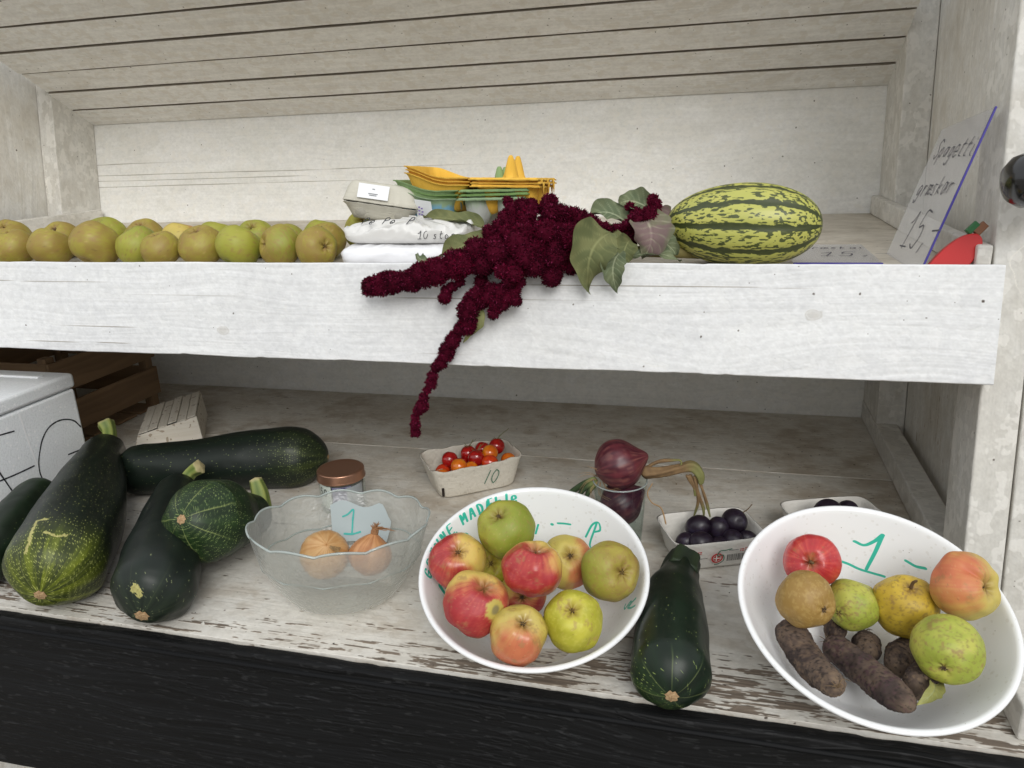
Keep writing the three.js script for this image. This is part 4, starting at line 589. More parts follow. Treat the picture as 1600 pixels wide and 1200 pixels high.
// plum punnets
const plumMat = VC(0.38, { clearcoat: 0.1, clearcoatRoughness: 0.4 });
const plumCol = sd => d => { const n = fbm(d[0] * 2.2 + sd, d[1] * 2.2, d[2] * 2.2 + 3, 3), m = fbm(d[0] * 9 + sd, d[1] * 9, d[2] * 9 + 3, 2); return mix3(mix3(S8(24, 17, 32), S8(42, 26, 38), n), S8(66, 68, 92), sst(0.48, 0.7, n * 0.6 + m * 0.4) * 0.45); };
function plumPunnet(label, x, z, yaw, list, print) {
  const o = onShelf('plum_punnet', label, 'punnet', x, z, yaw); punnet(o, 0.136, 0.098, 0.046, M.pulpWhite, 0.0008);
  if (print) {
    const lab = new THREE.Group(); lab.name = 'printed_label'; lab.position.set(0, 0, 0.0443); lab.rotation.x = 0.19; o.add(lab);
    const quad = (x0, y0, w, h, m, zz = 0) => { const g = new THREE.PlaneGeometry(w, h); const q = mesh('print', g, m, lab); q.position.set(x0 + w / 2, y0 + h / 2, 0.0012 + zz); return q; };
    const rd = mat(190, 50, 52, 0.7), dk = mat(58, 56, 58, 0.7), wh = mat(226, 224, 216, 0.8);
    for (const [fx, fy] of [[-0.044, 0.031], [-0.0375, 0.0325], [0.024, 0.031], [0.031, 0.0325]]) { quad(fx, fy, 0.0056, 0.0042, rd); quad(fx, fy + 0.0017, 0.0056, 0.0008, wh, 0.0002); quad(fx + 0.0016, fy, 0.0008, 0.0042, wh, 0.0003); }
    [[-0.045, 0.0265, 0.010], [-0.045, 0.0235, 0.022], [-0.045, 0.0205, 0.011], [-0.045, 0.0155, 0.008], [0.008, 0.0335, 0.013]].forEach(([a, b, w]) => { for (let k = 0, xx = a; xx < a + w; k++) { const ww = 0.0008 + 0.0009 * hash(k, b * 9999 | 0, 2); quad(xx, b, ww, 0.0013, dk); xx += ww + 0.0005; } });
    for (let k = 0, xx = 0.006; xx < 0.036; k++) { const ww = 0.0004 + 0.0009 * hash(k, 3, 9); quad(xx, 0.0155, ww, 0.0115, dk); xx += ww + 0.0004 + 0.0005 * hash(k, 5, 1); }
    { const r = mesh('print', new THREE.RingGeometry(0.0062, 0.0086, 28), rd, lab); r.position.set(-0.0085, 0.0225, 0.0012); const c = mesh('print', new THREE.CircleGeometry(0.0052, 24), rd, lab); c.position.set(-0.0085, 0.0225, 0.0013); const a = quad(-0.0137, 0.0217, 0.0104, 0.0016, wh, 0.0004), b = quad(-0.0105, 0.0175, 0.0016, 0.0101, wh, 0.0005); }
    { const s = mesh('lettering', liftRibbon([smooth([[0.002, 0.036], [-0.006, 0.0355], [-0.0085, 0.027], [-0.001, 0.028], [0.001, 0.019], [-0.005, 0.0135], [-0.012, 0.012]]), [[0.002, 0.036], [0.011, 0.0375]]], 0.0016), GREENINK, lab); s.position.z = 0.0021; }
  }
  o.updateMatrixWorld();
  list.forEach(([px, py, pz, R, lb, st], i) => {
    const t = top('plum', egg(R, 1.16, plumCol(i * 5 + x * 30), 32, 22, i), plumMat, lb, 'plum', o.localToWorld(V3(px, py, pz)), 'plums in the pulp punnets'); t.rotation.set(rr(-1, 1), rr(0, 3), 1.2 + rr(-0.5, 0.5));
    if (st) { const q = t.quaternion.clone().invert(); mesh('stalk', tube([[0.008, 0.012, 0], [0.017, 0.019, 0], [0.024, 0.029, 0.001]].map(v => V3(...v).applyQuaternion(q).toArray()), 0.0009, 10, 5, 0.0007), stalkMat, t); }
  });
  return o;
}
plumPunnet('white pulp punnet of dark plums with a printed barcode label', 0.006, -1.108, R2(23), [
  [-0.040, 0.028, 0.012, 0.0150, 'plum half sunk in the corner of the barcode punnet'], [-0.016, 0.044, -0.004, 0.0168, 'blue plum on top beside the deep corner of the barcode punnet'], [-0.022, 0.034, 0.026, 0.0170, 'long dark plum lying along the front of the barcode punnet'], [0.012, 0.040, 0.002, 0.0160, 'dark plum in the middle of the barcode punnet'], [0.038, 0.047, -0.002, 0.0185, 'largest bluish plum with a stalk sticking up'], [0.002, 0.028, 0.030, 0.0145, 'near black plum under the middle plum'], [0.024, 0.033, 0.026, 0.0150, 'round bloomy plum behind the printed barcode'], [0.048, 0.029, 0.022, 0.0135, 'small plum in the corner below the stalked plum']].map((r, i) => (i === 4 ? [...r, 1] : r)), true);
plumPunnet('pulp punnet of plums mostly hidden behind the large white bowl', 0.184, -1.180, R2(20), [[-0.042, 0.036, 0.016, 0.0160, 'small plum in the hidden punnet at its corner'], [-0.012, 0.046, 0.004, 0.0215, 'large plum on top of the hidden punnet'], [0.02, 0.036, 0.02, 0.0165, 'plum behind the large white bowl'], [0.03, 0.036, -0.018, 0.0165, 'plum at the back of the hidden punnet']], false);

// ------------------------------------------------------------------ drinking glass with red onions
function onionGeo(R, c1, c2, sd, sharp = 1) {
  return grid(72, 56, (u, v) => {
    const f = PI * v, a = u * 2 * PI, d = [Math.sin(f) * Math.sin(a), Math.cos(f), Math.sin(f) * Math.cos(a)];
    let r = 1 + (fbm(d[0] * 1.5 + sd, d[1] * 1.5, d[2] * 1.5 + 4, 2) - 0.5) * 0.1 + 0.008 * Math.cos(18 * a + 4 * fbm(d[0] * 2, d[1] * 2, d[2] * 2 + 1, 2)); const k = Math.exp(-((f / 0.42) ** 2));
    const y = Math.cos(f) * 0.9 * r + 0.32 * sharp * k - 0.06 * Math.exp(-(((PI - f) / 0.3) ** 2)), x = Math.sin(f) * r * (1 - 0.12 * k);
    const st = fbm(a * 9 + sd, d[1] * 0.9, 2, 3), n = fbm(d[0] * 3 + sd, d[1] * 3, d[2] * 3 + 6, 3); let c = mix3(S8(...c1), S8(...c2), sst(0.3, 0.7, st * 0.65 + n * 0.35)); c = mix3(c, S8(206, 170, 128), sst(0.62, 0.75, noise(a * 24 + sd, d[1] * 3)) * 0.22);
    return { p: [x * R * Math.sin(a), y * R, x * R * Math.cos(a)], c };
  }, { wrap: true, flip: true });
}
{
  const gx = -0.124, gz = -1.108, o = onShelf('drinking_glass', 'clear drinking glass holding two red onions', 'glass', gx, gz), H = 0.108;
  const prof = [[0.0001, 0.0008], [0.030, 0.0008], [0.0315, 0.003], [0.0395, H - 0.001]];
  mesh('tumbler', new THREE.LatheGeometry(prof.map(p => new THREE.Vector2(...p)), 72), glass(0.03, 0xe6eeec), o);
  mesh('rim', (() => { const g = new THREE.TorusGeometry(0.0392, 0.0012, 10, 72); g.rotateX(PI / 2); return g; })(), mat(206, 214, 212, 0.1, { transmission: 0.6, thickness: 0, ior: 1.5 }), o).position.y = H - 0.001;
  mesh('glass_base', new THREE.LatheGeometry([[0.0001, 0.0015], [0.0285, 0.0015], [0.0298, 0.004], [0.0302, 0.011], [0.0001, 0.010]].map(p => new THREE.Vector2(...p)), 48), glass(0.05, 0xd8e2df), o);
  o.updateMatrixWorld();
  const skin = VC(0.4, { clearcoat: 0.12, clearcoatRoughness: 0.3 });
  const lo = top('red_onion', onionGeo(0.0325, [86, 36, 52], [58, 24, 40], 3), skin, 'dark red onion inside the drinking glass', 'onion', o.localToWorld(V3(0.001, 0.070, 0)), 'red onions at the glass'); lo.rotation.set(0.4, 0.5, -1.2);
  const hi = top('red_onion', onionGeo(0.0365, [108, 48, 54], [70, 26, 38], 8), skin, 'red onion with dry roots and withered stem resting on the glass rim', 'onion', o.localToWorld(V3(-0.002, 0.134, 0.004)), 'red onions at the glass'); hi.rotation.set(0.25, 0.35, -1.35);
  const inv = new THREE.Matrix4(); hi.updateMatrixWorld(); inv.copy(hi.matrixWorld).invert(); const L = p => W(...p).applyMatrix4(inv).toArray();
  const dry = (a, t, p) => mix3(mix3(S8(150, 122, 84), S8(106, 82, 56), fbm(p[0] * 200, p[1] * 200, p[2] * 200 + 3, 2)), S8(122, 122, 72), sst(0.55, 0.8, t));
  const stemM = VC(0.8);
  const gs = [limb([[-0.095, -0.312, -1.098, 0.010], [-0.070, -0.311, -1.098, 0.0070], [-0.041, -0.304, -1.1, 0.0062], [-0.022, -0.299, -1.1, 0.0078], [-0.012, -0.309, -1.1, 0.0070], [-0.009, -0.326, -1.102, 0.0036]].map(p => [...L(p), p[3]]), 20, 50, { shape: (a, t) => 0.18 * Math.cos(4 * a + 6 * t) + 0.1 * (noise(a * 3, t * 30) - 0.5), color: dry })];
  for (const pts of [[[-0.014, -0.312, -1.1], [-0.006, -0.335, -1.104], [0.001, -0.358, -1.11], [0.006, -0.378, -1.116]], [[-0.018, -0.312, -1.1], [-0.012, -0.34, -1.105], [-0.004, -0.365, -1.112], [-0.003, -0.381, -1.118]], [[-0.026, -0.311, -1.1], [-0.016, -0.332, -1.104], [-0.012, -0.352, -1.108], [-0.018, -0.385, -1.125]], [[-0.092, -0.308, -1.1], [-0.069, -0.295, -1.1], [-0.052, -0.292, -1.1], [-0.038, -0.292, -1.1], [-0.039, -0.302, -1.098]], [[-0.03, -0.312, -1.1], [-0.02, -0.328, -1.103], [-0.016, -0.345, -1.106]]]) gs.push(limb(pts.map((p, i) => [...L(p), mix(0.0028, 0.0016, i / (pts.length - 1))]), 8, 24, { shape: (a, t) => 0.25 * Math.cos(2 * a + 9 * t), color: dry }));
  mesh('withered_stem', mergeGeometries(gs), stemM, hi);
  const rt = []; for (let i = 0; i < 16; i++) { const a = i * 0.8, s = [-0.152 + 0.004 * Math.cos(a), -0.322 + 0.004 * Math.sin(a), -1.082]; rt.push(tube([s, [s[0] + 0.014 * Math.cos(a), s[1] + 0.014 * Math.sin(a), -1.068 + 0.004 * rnd()], [s[0] + 0.03 * Math.cos(a + 0.5), s[1] + 0.026 * Math.sin(a + 0.5) - 0.006 * rnd(), -1.068 - 0.008 * rnd()]].map(L), 0.0005, 10, 4, 0.0002)); }
  rt.push(tube([[-0.077, -0.327, -1.098], [-0.084, -0.343, -1.095], [-0.077, -0.356, -1.094], [-0.064, -0.362, -1.092], [-0.055, -0.385, -1.085]].map(L), 0.0009, 24, 5, 0.0012));
  mesh('roots', mergeGeometries(rt), mat(168, 136, 98, 0.9), hi);
  const grn = []; for (const pts of [[[-0.158, -0.326, -1.09], [-0.176, -0.336, -1.1], [-0.196, -0.352, -1.11], [-0.215, -0.37, -1.115]], [[-0.158, -0.328, -1.09], [-0.176, -0.342, -1.098], [-0.190, -0.362, -1.105], [-0.2, -0.38, -1.108]], [[-0.158, -0.33, -1.09], [-0.170, -0.346, -1.096], [-0.178, -0.368, -1.1], [-0.182, -0.39, -1.1]]]) grn.push(limb(pts.map((p, i) => [...L(p), mix(0.0048, 0.0028, i / 3)]), 10, 24, { shape: a => 0.3 * Math.cos(2 * a), color: (a, t) => mix3(S8(150, 158, 96), S8(58, 78, 48), sst(0.05, 0.35, t)) }));
  mesh('green_shoot', mergeGeometries(grn), VC(0.5), hi);
}

// ------------------------------------------------------------------ glass bowl with yellow onions
{
  const z = -0.905, o = onShelf('glass_bowl', 'scalloped pressed glass bowl with two yellow onions', 'bowl', -0.478, z, 0, undefined, 0.004, R2(1.5));
  const R = 0.119, H = 0.104, base = 0.068, N = 12, wav = a => Math.cos(N * a), th = 0.0032;
  const wall = (v, inn) => a => { // petal shaped walls: straight to the shoulder, then a flared wavy collar
    const k = v < 0.55 ? mix(base, R * 0.90, Math.pow(v / 0.55, 0.8)) : mix(R * 0.90, R, (v - 0.55) / 0.45);
    const lobe = 1 + (inn ? 0 : 0.030) * sst(0.3, 1, v) * (Math.abs(Math.cos(N / 2 * a)) - 0.5); const y = v * H + (v > 0.9 ? 0.0055 * (Math.abs(Math.cos(N / 2 * a + 0.3)) - 0.5) * (v - 0.9) * 10 : 0) - (v > 0.5 && v < 0.6 ? 0.0 : 0);
    const r = (k - (inn ? th : 0)) * lobe; return [Math.sin(a) * r, y + (inn ? 0 : 0), Math.cos(a) * r];
  };
  const tex = surface(1024, 256, 0.7, 0.15, (u, v) => { const w = Math.abs(fbm(u * 60, v * 60 + 3, 0, 3) - 0.5), f = fbm(u * 240, v * 240, 0, 2), ln = Math.abs(noise(u * 40, v * 380) - 0.5); return [0.96, 0.975, 0.965, clamp(0.5 + (0.12 - w) * 2.2 * 0.5 + (f - 0.5) * 0.3 + (v < 0.07 ? (ln - 0.2) * 0.3 : 0)), 0.14]; }, { bump: 0.0012 });
  const gm = new THREE.MeshPhysicalMaterial({ color: 0xe4e5e0, transmission: 0.74, thickness: 0, roughness: 0.28, metalness: 0, ior: 1.5 }); gm.bumpMap = tex.bumpMap; gm.bumpScale = 0.0022; gm.bumpMap.repeat.set(1, 1);
  const rings = [u => [1e-5, 0.0015, 1e-5], u => [Math.sin(u * 2 * PI) * base * 0.7, 0.0012, Math.cos(u * 2 * PI) * base * 0.7], u => [Math.sin(u * 2 * PI) * base * 0.96, 0.0003, Math.cos(u * 2 * PI) * base * 0.96]];
  for (let i = 1; i <= 26; i++) { const v = i / 26; rings.push(u => wall(v, false)(u * 2 * PI)); }
  mesh('bowl_glass', loft(rings, 216), gm, o);
  const rimPts = []; const rg = grid(216, 6, (u, v) => { const a = u * 2 * PI, p = wall(1, false)(a), b = v * 2 * PI, n = 0.0014; return { p: [p[0] + Math.sin(a) * n * Math.cos(b), p[1] + n * 1.3 * Math.sin(b), p[2] + Math.cos(a) * n * Math.cos(b)] }; }, { wrap: true });
  mesh('rim', rg, mat(212, 220, 217, 0.12, { transmission: 0.55, thickness: 0, ior: 1.5 }), o);
  const rg2 = grid(216, 6, (u, v) => { const a = u * 2 * PI, p = wall(0.53, false)(a), b = v * 2 * PI, n = 0.0011, sc = 0.0034 * Math.abs(Math.cos(N / 2 * a)); return { p: [p[0] + Math.sin(a) * n * Math.cos(b), p[1] + sc + n * Math.sin(b), p[2] + Math.cos(a) * n * Math.cos(b)] }; }, { wrap: true });
  mesh('shoulder_ridge', rg2, mat(206, 214, 210, 0.15, { transmission: 0.6, thickness: 0, ior: 1.5 }), o);
  // paper price slip taped against the far side of the bowl
  const sl = mesh('price_slip', grid(16, 6, (u, v) => { const a = PI + mix(0.62, -0.30, u), p = wall(mix(0.36, 0.86 + 0.05 * Math.sin(u * 9) - 0.22 * sst(0.75, 1, u), v), true)(a); return { p: [p[0] * 0.955, p[1], p[2] * 0.955] }; }), mat(170, 180, 181, 0.8, { side: THREE.DoubleSide }), o);
  const strokes = [[[0.012, 0.036], [0.020, 0.039], [0.029, 0.046], [0.028, 0.030], [0.027, 0.010]], [[0.013, 0.011], [0.028, 0.010], [0.042, 0.013]]].map(s => smooth(s)), g = liftRibbon(strokes, 0.0028), p = g.attributes.position;
  for (let i = 0; i < p.count; i++) { const a = PI + 0.62 - (p.getX(i) + 0.006) / (R * 0.93), q = wall(mix(0.36, 0.86, p.getY(i) / 0.055), true)(a), s = 0.948 - p.getZ(i) * 4; p.setXYZ(i, q[0] * s, q[1], q[2] * s); } g.computeVertexNormals(); mesh('lettering', g, mat(60, 170, 160, 0.6, { side: THREE.DoubleSide }), sl);
  o.updateMatrixWorld();
  const skin = VC(0.4, { clearcoat: 0.12, clearcoatRoughness: 0.35 });
  const A = top('yellow_onion', onionGeo(0.0335, [206, 166, 114], [182, 134, 82], 14, 0.5), skin, 'large yellow onion with peeling skin in the glass bowl', 'onion', o.localToWorld(V3(-0.026, 0.052, 0.0)), 'yellow onions in the glass bowl'); A.rotation.set(1.0, 0.5, -0.5);
  const B = top('yellow_onion', onionGeo(0.0290, [200, 146, 98], [170, 114, 72], 22, 0.45), skin, 'smaller yellow onion with a dry brown top in the glass bowl', 'onion', o.localToWorld(V3(0.036, 0.052, -0.012)), 'yellow onions in the glass bowl'); B.rotation.set(-0.25, 0, -0.12);
  mesh('peeled_skin', grid(10, 8, (u, v) => { const a = mix(0.5, 1.0, u) + 0.2 * v, f = mix(0.15, 0.55, v), r = 0.0345 * (1 + 0.05 * noise(u * 6, v * 6)); return { p: [Math.sin(f) * Math.sin(a) * r * 1.02, Math.cos(f) * r * 1.08, Math.sin(f) * Math.cos(a) * r * 1.02], c: mix3(S8(120, 96, 62), S8(160, 128, 84), hash(u * 10 | 0, v * 8 | 0, 2)) }; }), VC(0.7, { side: THREE.DoubleSide }), A);
  const tuft = []; for (let i = 0; i < 26; i++) { const a = i * 2.4, l = rr(0.008, 0.02), b = rr(0.1, 0.5); tuft.push(tube([[0.004 * Math.cos(a), 0.028, 0.004 * Math.sin(a)], [0.004 * Math.cos(a), 0.036, 0.004 * Math.sin(a)], [(0.006 + (i > 14 ? 0.016 * rnd() : 0)) * Math.cos(a * b) + (i > 14 ? 0.014 : 0), 0.036 + l * (i > 14 ? 0.35 : 0.6), 0.006 * Math.sin(a)]], 0.0014, 8, 4, 0.0004)); }
  mesh('dry_top', mergeGeometries(tuft), mat(150, 108, 72, 0.85), B);
}

// ------------------------------------------------------------------ upper tray: apples
const trayApples = [ // x, z, R, palette, tilt seed
  [-1.255, -1.150, 0.0385, 'russet'], [-1.166, -1.075, 0.0345, 'russet'], [-1.089, -1.075, 0.0345, 'russet'], [-0.999, -1.078, 0.0395, 'russet'], [-0.921, -1.082, 0.0350, 'green'], [-0.865, -1.067, 0.0315, 'russet'], [-0.797, -1.078, 0.0355, 'russet'], [-0.726, -1.073, 0.0350, 'green'], [-0.655, -1.073, 0.0340, 'russet'], [-0.588, -1.070, 0.0322, 'russet'],
  [-1.250, -1.075, 0.035, 'russet'], [-1.140, -1.150, 0.0355, 'russet'], [-1.056, -1.160, 0.0395, 'green'], [-0.905, -1.170, 0.0330, 'blush'], [-0.825, -1.158, 0.0345, 'green'], [-0.750, -1.158, 0.0345, 'green'], [-0.684, -1.146, 0.0310, 'russet'], [-0.648, -1.200, 0.0330, 'green'], [-0.612, -1.140, 0.0335, 'russet'], [-0.590, -1.245, 0.0370, 'green'], [-0.975, -1.165, 0.036, 'russet']];
const trayLabels = ['big olive apple at the far end of the tray row behind the others', 'olive brown apple in the front row with a dull pinkish cheek, second along', 'olive apple in the front row with a deep stalk hollow', 'largest olive apple standing in the front row', 'greener apple in the front row next to the largest one', 'small olive yellow apple in the front row beside the greener one', 'round brownish apple in the front row, in front of the red one', 'bumpy grass green apple in the front row', 'olive apple in the front row with a brown calyx turned outward', 'golden brown apple in the front row beside the white bags', 'olive apple beginning the front row', 'olive apple behind the one with the stalk hollow', 'tall olive green apple behind the largest one', 'only red apple in the upper tray, peeping out behind the front row', 'yellow green apple behind the round brownish one', 'green apple with a hollow top behind the bumpy green one', 'low olive apple behind the one with the calyx', 'green apple in the back row near the grey egg carton', 'brownish apple behind the golden one', 'green apple with an open calyx beneath the grey egg carton', 'olive apple in the back row between the tall one and the red one'];
trayApples.forEach(([x, z, R, pal], i) => {
  const a = hash(i, 4, 7) * 6.28, t = [0.5, 0.25, 0.35, 0.6][i % 4], side = i === 8 ? [-0.6, 0.15, 0.75] : i === 9 ? [0.85, 0.1, 0.45] : i === 19 ? [0.1, 0.7, 0.7] : [Math.cos(a) * t, 0.9, Math.sin(a) * t + 0.12];
  fruit('apple', trayLabels[i], 'apple', [x, trayY(z) + R * 0.9, z], R, side, pal, { turn: a * 2, nu: 56, nv: 42, flat: 0.88 + 0.08 * hash(i, 1, 2), lump: 0.11, lobes: 0.014, dimple: 0.28, stalkUp: i === 2 ? 0.006 : 0 }, 'apples along the upper tray');
});

// ------------------------------------------------------------------ white plastic bags
const bagMat = (r, g, b) => new THREE.MeshPhysicalMaterial({ color: new THREE.Color().setRGB(r, g, b, THREE.SRGBColorSpace), roughness: 0.34, metalness: 0, clearcoat: 0.25, clearcoatRoughness: 0.25 });
function bag(label, x, z, w, h, d, y0, crumple, m) {
  const o = thing('plastic_bag', label, 'bag', W(x, y0, z), 'folded plastic bags'); o.rotation.x = T2;
  const NR = 22, rings = []; for (let j = 0; j <= NR; j++) { const t = j / NR, f = PI * t, s = Math.pow(Math.sin(f), 0.28), y = h / 2 - h / 2 * Math.sign(Math.cos(f)) * Math.pow(Math.abs(Math.cos(f)), 0.75); rings.push(u => { const [a, b] = rrect(w, d, 0.2)(u); const n = (fbm(a * 60 + 2, y * 160 + crumple, b * 60 + 4, 4) - 0.5), q = Math.abs(fbm(a * 38 + 7, y * 70, b * 38 + crumple * 9, 3) - 0.5); return [a * s * (1 + n * 0.06), clamp(y * (1 + n * crumple * 1.3) - q * crumple * 0.03 * (y > h * 0.5 ? 1 : 0), 0.0006, 1) + (y > h * 0.5 ? n * crumple * 0.012 : 0), b * s * (1 + n * 0.08)]; }); }
  mesh('bag_body', loft(rings, 180), m, o); return o;
}
{
  bag('smooth white folded bag lying under the crumpled bag', -0.445, -1.105, 0.185, 0.036, 0.150, trayY(-1.105) + 0.001, 0.12, bagMat(0.93, 0.93, 0.94));
  const b = bag('crumpled white plastic bag with black handwriting on top of the folded one', -0.440, -1.110, 0.190, 0.030, 0.145, trayY(-1.110) + 0.0355, 0.55, bagMat(0.87, 0.865, 0.85));
  const w1 = writing('10 stor', 0.011, 0.8, 0.15, 0.04), t1 = mesh('lettering', liftRibbon(w1, 0.0009), INK, b); t1.position.set(0.028, 0.010, 0.0735); t1.rotation.x = -0.1;
  for (const [tx, x] of [['Pe', -0.06], ['Pe', -0.028], ['P', 0.01]]) { const q = mesh('lettering', liftRibbon(writing(tx, 0.012, 0.9, 0.4, 0.06), 0.0016), INK, b); q.position.set(x, 0.0305, 0.066); q.rotation.x = -0.9; }
}

// ------------------------------------------------------------------ egg cartons
const cupShape = (x, z) => Math.max(0, 1 - (x * x + z * z)) ** 0.5;
function sheet(nx, nz, fn, th) { // a moulded sheet with thickness: fn(u,v) -> [x,y,z, r,g,b]
  const A = grid(nx, nz, (u, v) => { const q = fn(u, v); return { p: [q[0], q[1], q[2]], c: [q[3], q[4], q[5]] }; }, { flip: true });
  const B = grid(nx, nz, (u, v) => { const q = fn(u, v); return { p: [q[0], q[1] - th, q[2]], c: [q[3], q[4], q[5]] }; });
  const edge = (k, f) => grid(k, 1, (u, v) => { const q = fn(...f(u)); return { p: [q[0], q[1] - th * v, q[2]], c: [q[3], q[4], q[5]] }; });
  return mergeGeometries([A, B, edge(nx, u => [u, 0]), edge(nx, u => [u, 1]), edge(nz, u => [0, u]), edge(nz, u => [1, u])]);
}
const pulpVC = VC(0.9, { side: THREE.DoubleSide }); pulpVC.bumpMap = M.pulp.bumpMap; pulpVC.bumpScale = 0.0006;
function openCarton(label, pos, yaw, tilt, cols, posts) {
  const o = thing('egg_carton', label, 'egg carton', W(...pos), 'open egg cartons nested in a stack'); o.rotation.set(T2 * 0.6, yaw, tilt, 'XYZ');
  const LZ = 0.148, LX = 0.106, [rim, cup, lidC] = cols.map(c => S8(...c)), jit = (c, x, z) => { const k = (fbm(x * 200, z * 200 + pos[1] * 90, 0, 2) - 0.5) * 0.06; return [c[0] + k, c[1] + k, c[2] + k]; };
  mesh('cup_tray', sheet(72, 96, (u, v) => { const x = u * LX, z = (v - 0.5) * LZ, c = (LX - 0.008) / 2, cx = ((x - 0.004) % c + c) % c - c / 2, cz = ((z + LZ / 2 - 0.003) % ((LZ - 0.006) / 3) + (LZ - 0.006) / 3) % ((LZ - 0.006) / 3) - (LZ - 0.006) / 6;
    const k = cupShape(cx / 0.0215, cz / 0.0205), px = x - LX / 2, y = -0.042 * Math.pow(k, 0.9), pz = Math.min(Math.abs(z - 0.024), Math.abs(z + 0.024)), pk = posts * (1 - sst(0.002, 0.013, Math.hypot(px, pz)));
    const yy = Math.max(y, -1) + pk * 0.033 + 0.0012 * (fbm(x * 120, z * 120, 0, 2) - 0.5) + (Math.min(u, 1 - u, v, 1 - v) < 0.02 ? -0.002 : 0); return [x, yy, z, ...jit(k > 0.12 ? cup : rim, x, z)]; }, 0.0016), pulpVC, o);
  const lid = mesh('lid', sheet(44, 56, (u, v) => { const x = -u * 0.104, z = (v - 0.5) * LZ * (1 - 0.16 * u ** 6), e = 1 / (1 / (u * 0.104 + 1e-6) + 0.6 / ((1 - u) * 0.104 + 1e-6) + 1 / (v * LZ + 1e-6) + 1 / ((1 - v) * LZ + 1e-6)), k = sst(0.0016, 0.0135, e), curl = 0.017 * sst(0.3, 1, u) ** 1.2; const y = -0.040 * k + curl + 0.001 * (fbm(x * 90, z * 90, 0, 2) - 0.5); return [x - 0.001, y, z, ...jit(k > 0.25 ? lidC : rim, x, z)]; }, 0.0016), pulpVC, o);
  return [o, lid];
}
{
  const [bx, by, bz] = [-0.384, 0.095, -1.190];
  const grey = [168, 170, 164], green = [124, 156, 92], paleGreen = [142, 164, 128], blue = [120, 168, 190], yel = [232, 184, 72], yel2 = [224, 174, 62];
  const [c1, lid1] = openCarton('open grey egg carton with a blue printed lid at the bottom of the stack', [bx, by - 0.004, bz], 0.05, 0.0, [paleGreen, grey, blue], 1);
  const st = mesh('sticker', grid(8, 4, (u, v) => { const x = mix(-0.066, -0.040, u), k = mix(0.1, 0.9, v); return { p: [x, mix(-0.030, -0.004, v) + 0.004 * (1 - u), 0.0746 - 0.0085 * (1 - k) * 1.6 + 0.001] }; }), mat(226, 228, 228, 0.7, { side: THREE.DoubleSide }), lid1);
  { const g = []; for (const [x, y] of [[-0.058, -0.012], [-0.054, -0.014], [-0.058, -0.017], [-0.053, -0.019], [-0.058, -0.022], [-0.054, -0.023]]) { const q = new THREE.PlaneGeometry(0.003, 0.0022); q.translate(x, y, 0.0765); g.push(q); } mesh('print', mergeGeometries(g), mat(110, 90, 150, 0.7), st); }
  openCarton('open green egg carton nested above the blue lidded one', [bx + 0.004, by + 0.002, bz - 0.002], 0.04, 0.01, [green, [150, 172, 134], [132, 162, 96]], 1);
  openCarton('open pale green egg carton under the yellow ones', [bx + 0.002, by + 0.008, bz + 0.001], 0.07, 0.0, [[136, 164, 112], [164, 178, 150], [146, 172, 118]], 1);
  [['lowest yellow egg carton resting on the green ones', 0, 0.0155, 0], ['middle yellow egg carton of the three', 0.002, 0.0205, -0.002], ['topmost yellow egg carton with two upright cones showing', 0.001, 0.0255, 0.001]].forEach(([l, dx, dy, dz], i) => openCarton(l, [bx + 0.020 + dx, by + dy, bz + dz], 0.06 - 0.02 * i, -0.03, [yel, yel2, i === 2 ? [226, 178, 66] : yel], 1));
  // the closed grey carton, lid on, with its white sticker
  const o = thing('egg_carton', 'closed grey white egg carton with a white sticker, lying on the crumpled bag', 'egg carton', W(-0.520, 0.0535, -1.165), 'open egg cartons nested in a stack'); delete o.userData.group; o.rotation.set(0.02, R2(18), -0.14, 'XYZ');
  const w = 0.118, d = 0.150, ring = (k, y, q = 0) => u => { const [a, b] = rrect(w * k, d * (1 - (1 - k) * 0.9), 0.08)(u); return [a, y + 0.0008 * (noise(u * 60, y * 900) - 0.5), b]; }, col = (p, u) => { const n = fbm(p[0] * 160, p[1] * 160, p[2] * 160 + 3, 2); return mix3(S8(206, 202, 188), S8(188, 184, 170), n); };
  mesh('lid', loft([ring(1.0, 0.024), ring(1.02, 0.025), ring(0.99, 0.030), ring(0.93, 0.044), ring(0.86, 0.053), ring(0.78, 0.056), u => [1e-5 * Math.cos(u * 6.28), 0.056, 1e-5 * Math.sin(u * 6.28)]], 120, col), pulpVC, o);
  mesh('base', loft([u => [1e-5 * Math.cos(u * 6.28), 0.001, 1e-5 * Math.sin(u * 6.28)], ring(0.72, 0.001), ring(0.78, 0.006), ring(0.92, 0.018), ring(1.0, 0.0215), ring(0.985, 0.0225)], 120, col), pulpVC, o);
  for (const x of [-0.03, 0.03]) for (const z of [-0.05, 0, 0.05]) { const g = new THREE.SphereGeometry(0.021, 18, 12, 0, 6.283, 1.57, 1.57); const c = g.attributes.position, a = new Float32Array(c.count * 3); for (let i = 0; i < c.count; i++) a.set([0.44, 0.42, 0.36], i * 3); g.setAttribute('color', new THREE.BufferAttribute(a, 3)); mesh('egg_cup', g, pulpVC, o).position.set(x * 0.95, 0.0215, z * 0.95); }
  const s = mesh('sticker', new THREE.PlaneGeometry(0.046, 0.024), mat(232, 233, 234, 0.6), o); s.position.set(-0.012, 0.0410, 0.0738); s.rotation.x = -0.45;
  { const g = []; for (const [x, y, ww] of [[0, 0.004, 0.004], [0, -0.004, 0.014], [0, -0.0065, 0.011]]) { const q = new THREE.PlaneGeometry(ww, 0.0013); q.translate(x, y, 0.0004); g.push(q); } mesh('print', mergeGeometries(g), mat(120, 122, 126, 0.7), s); }
}

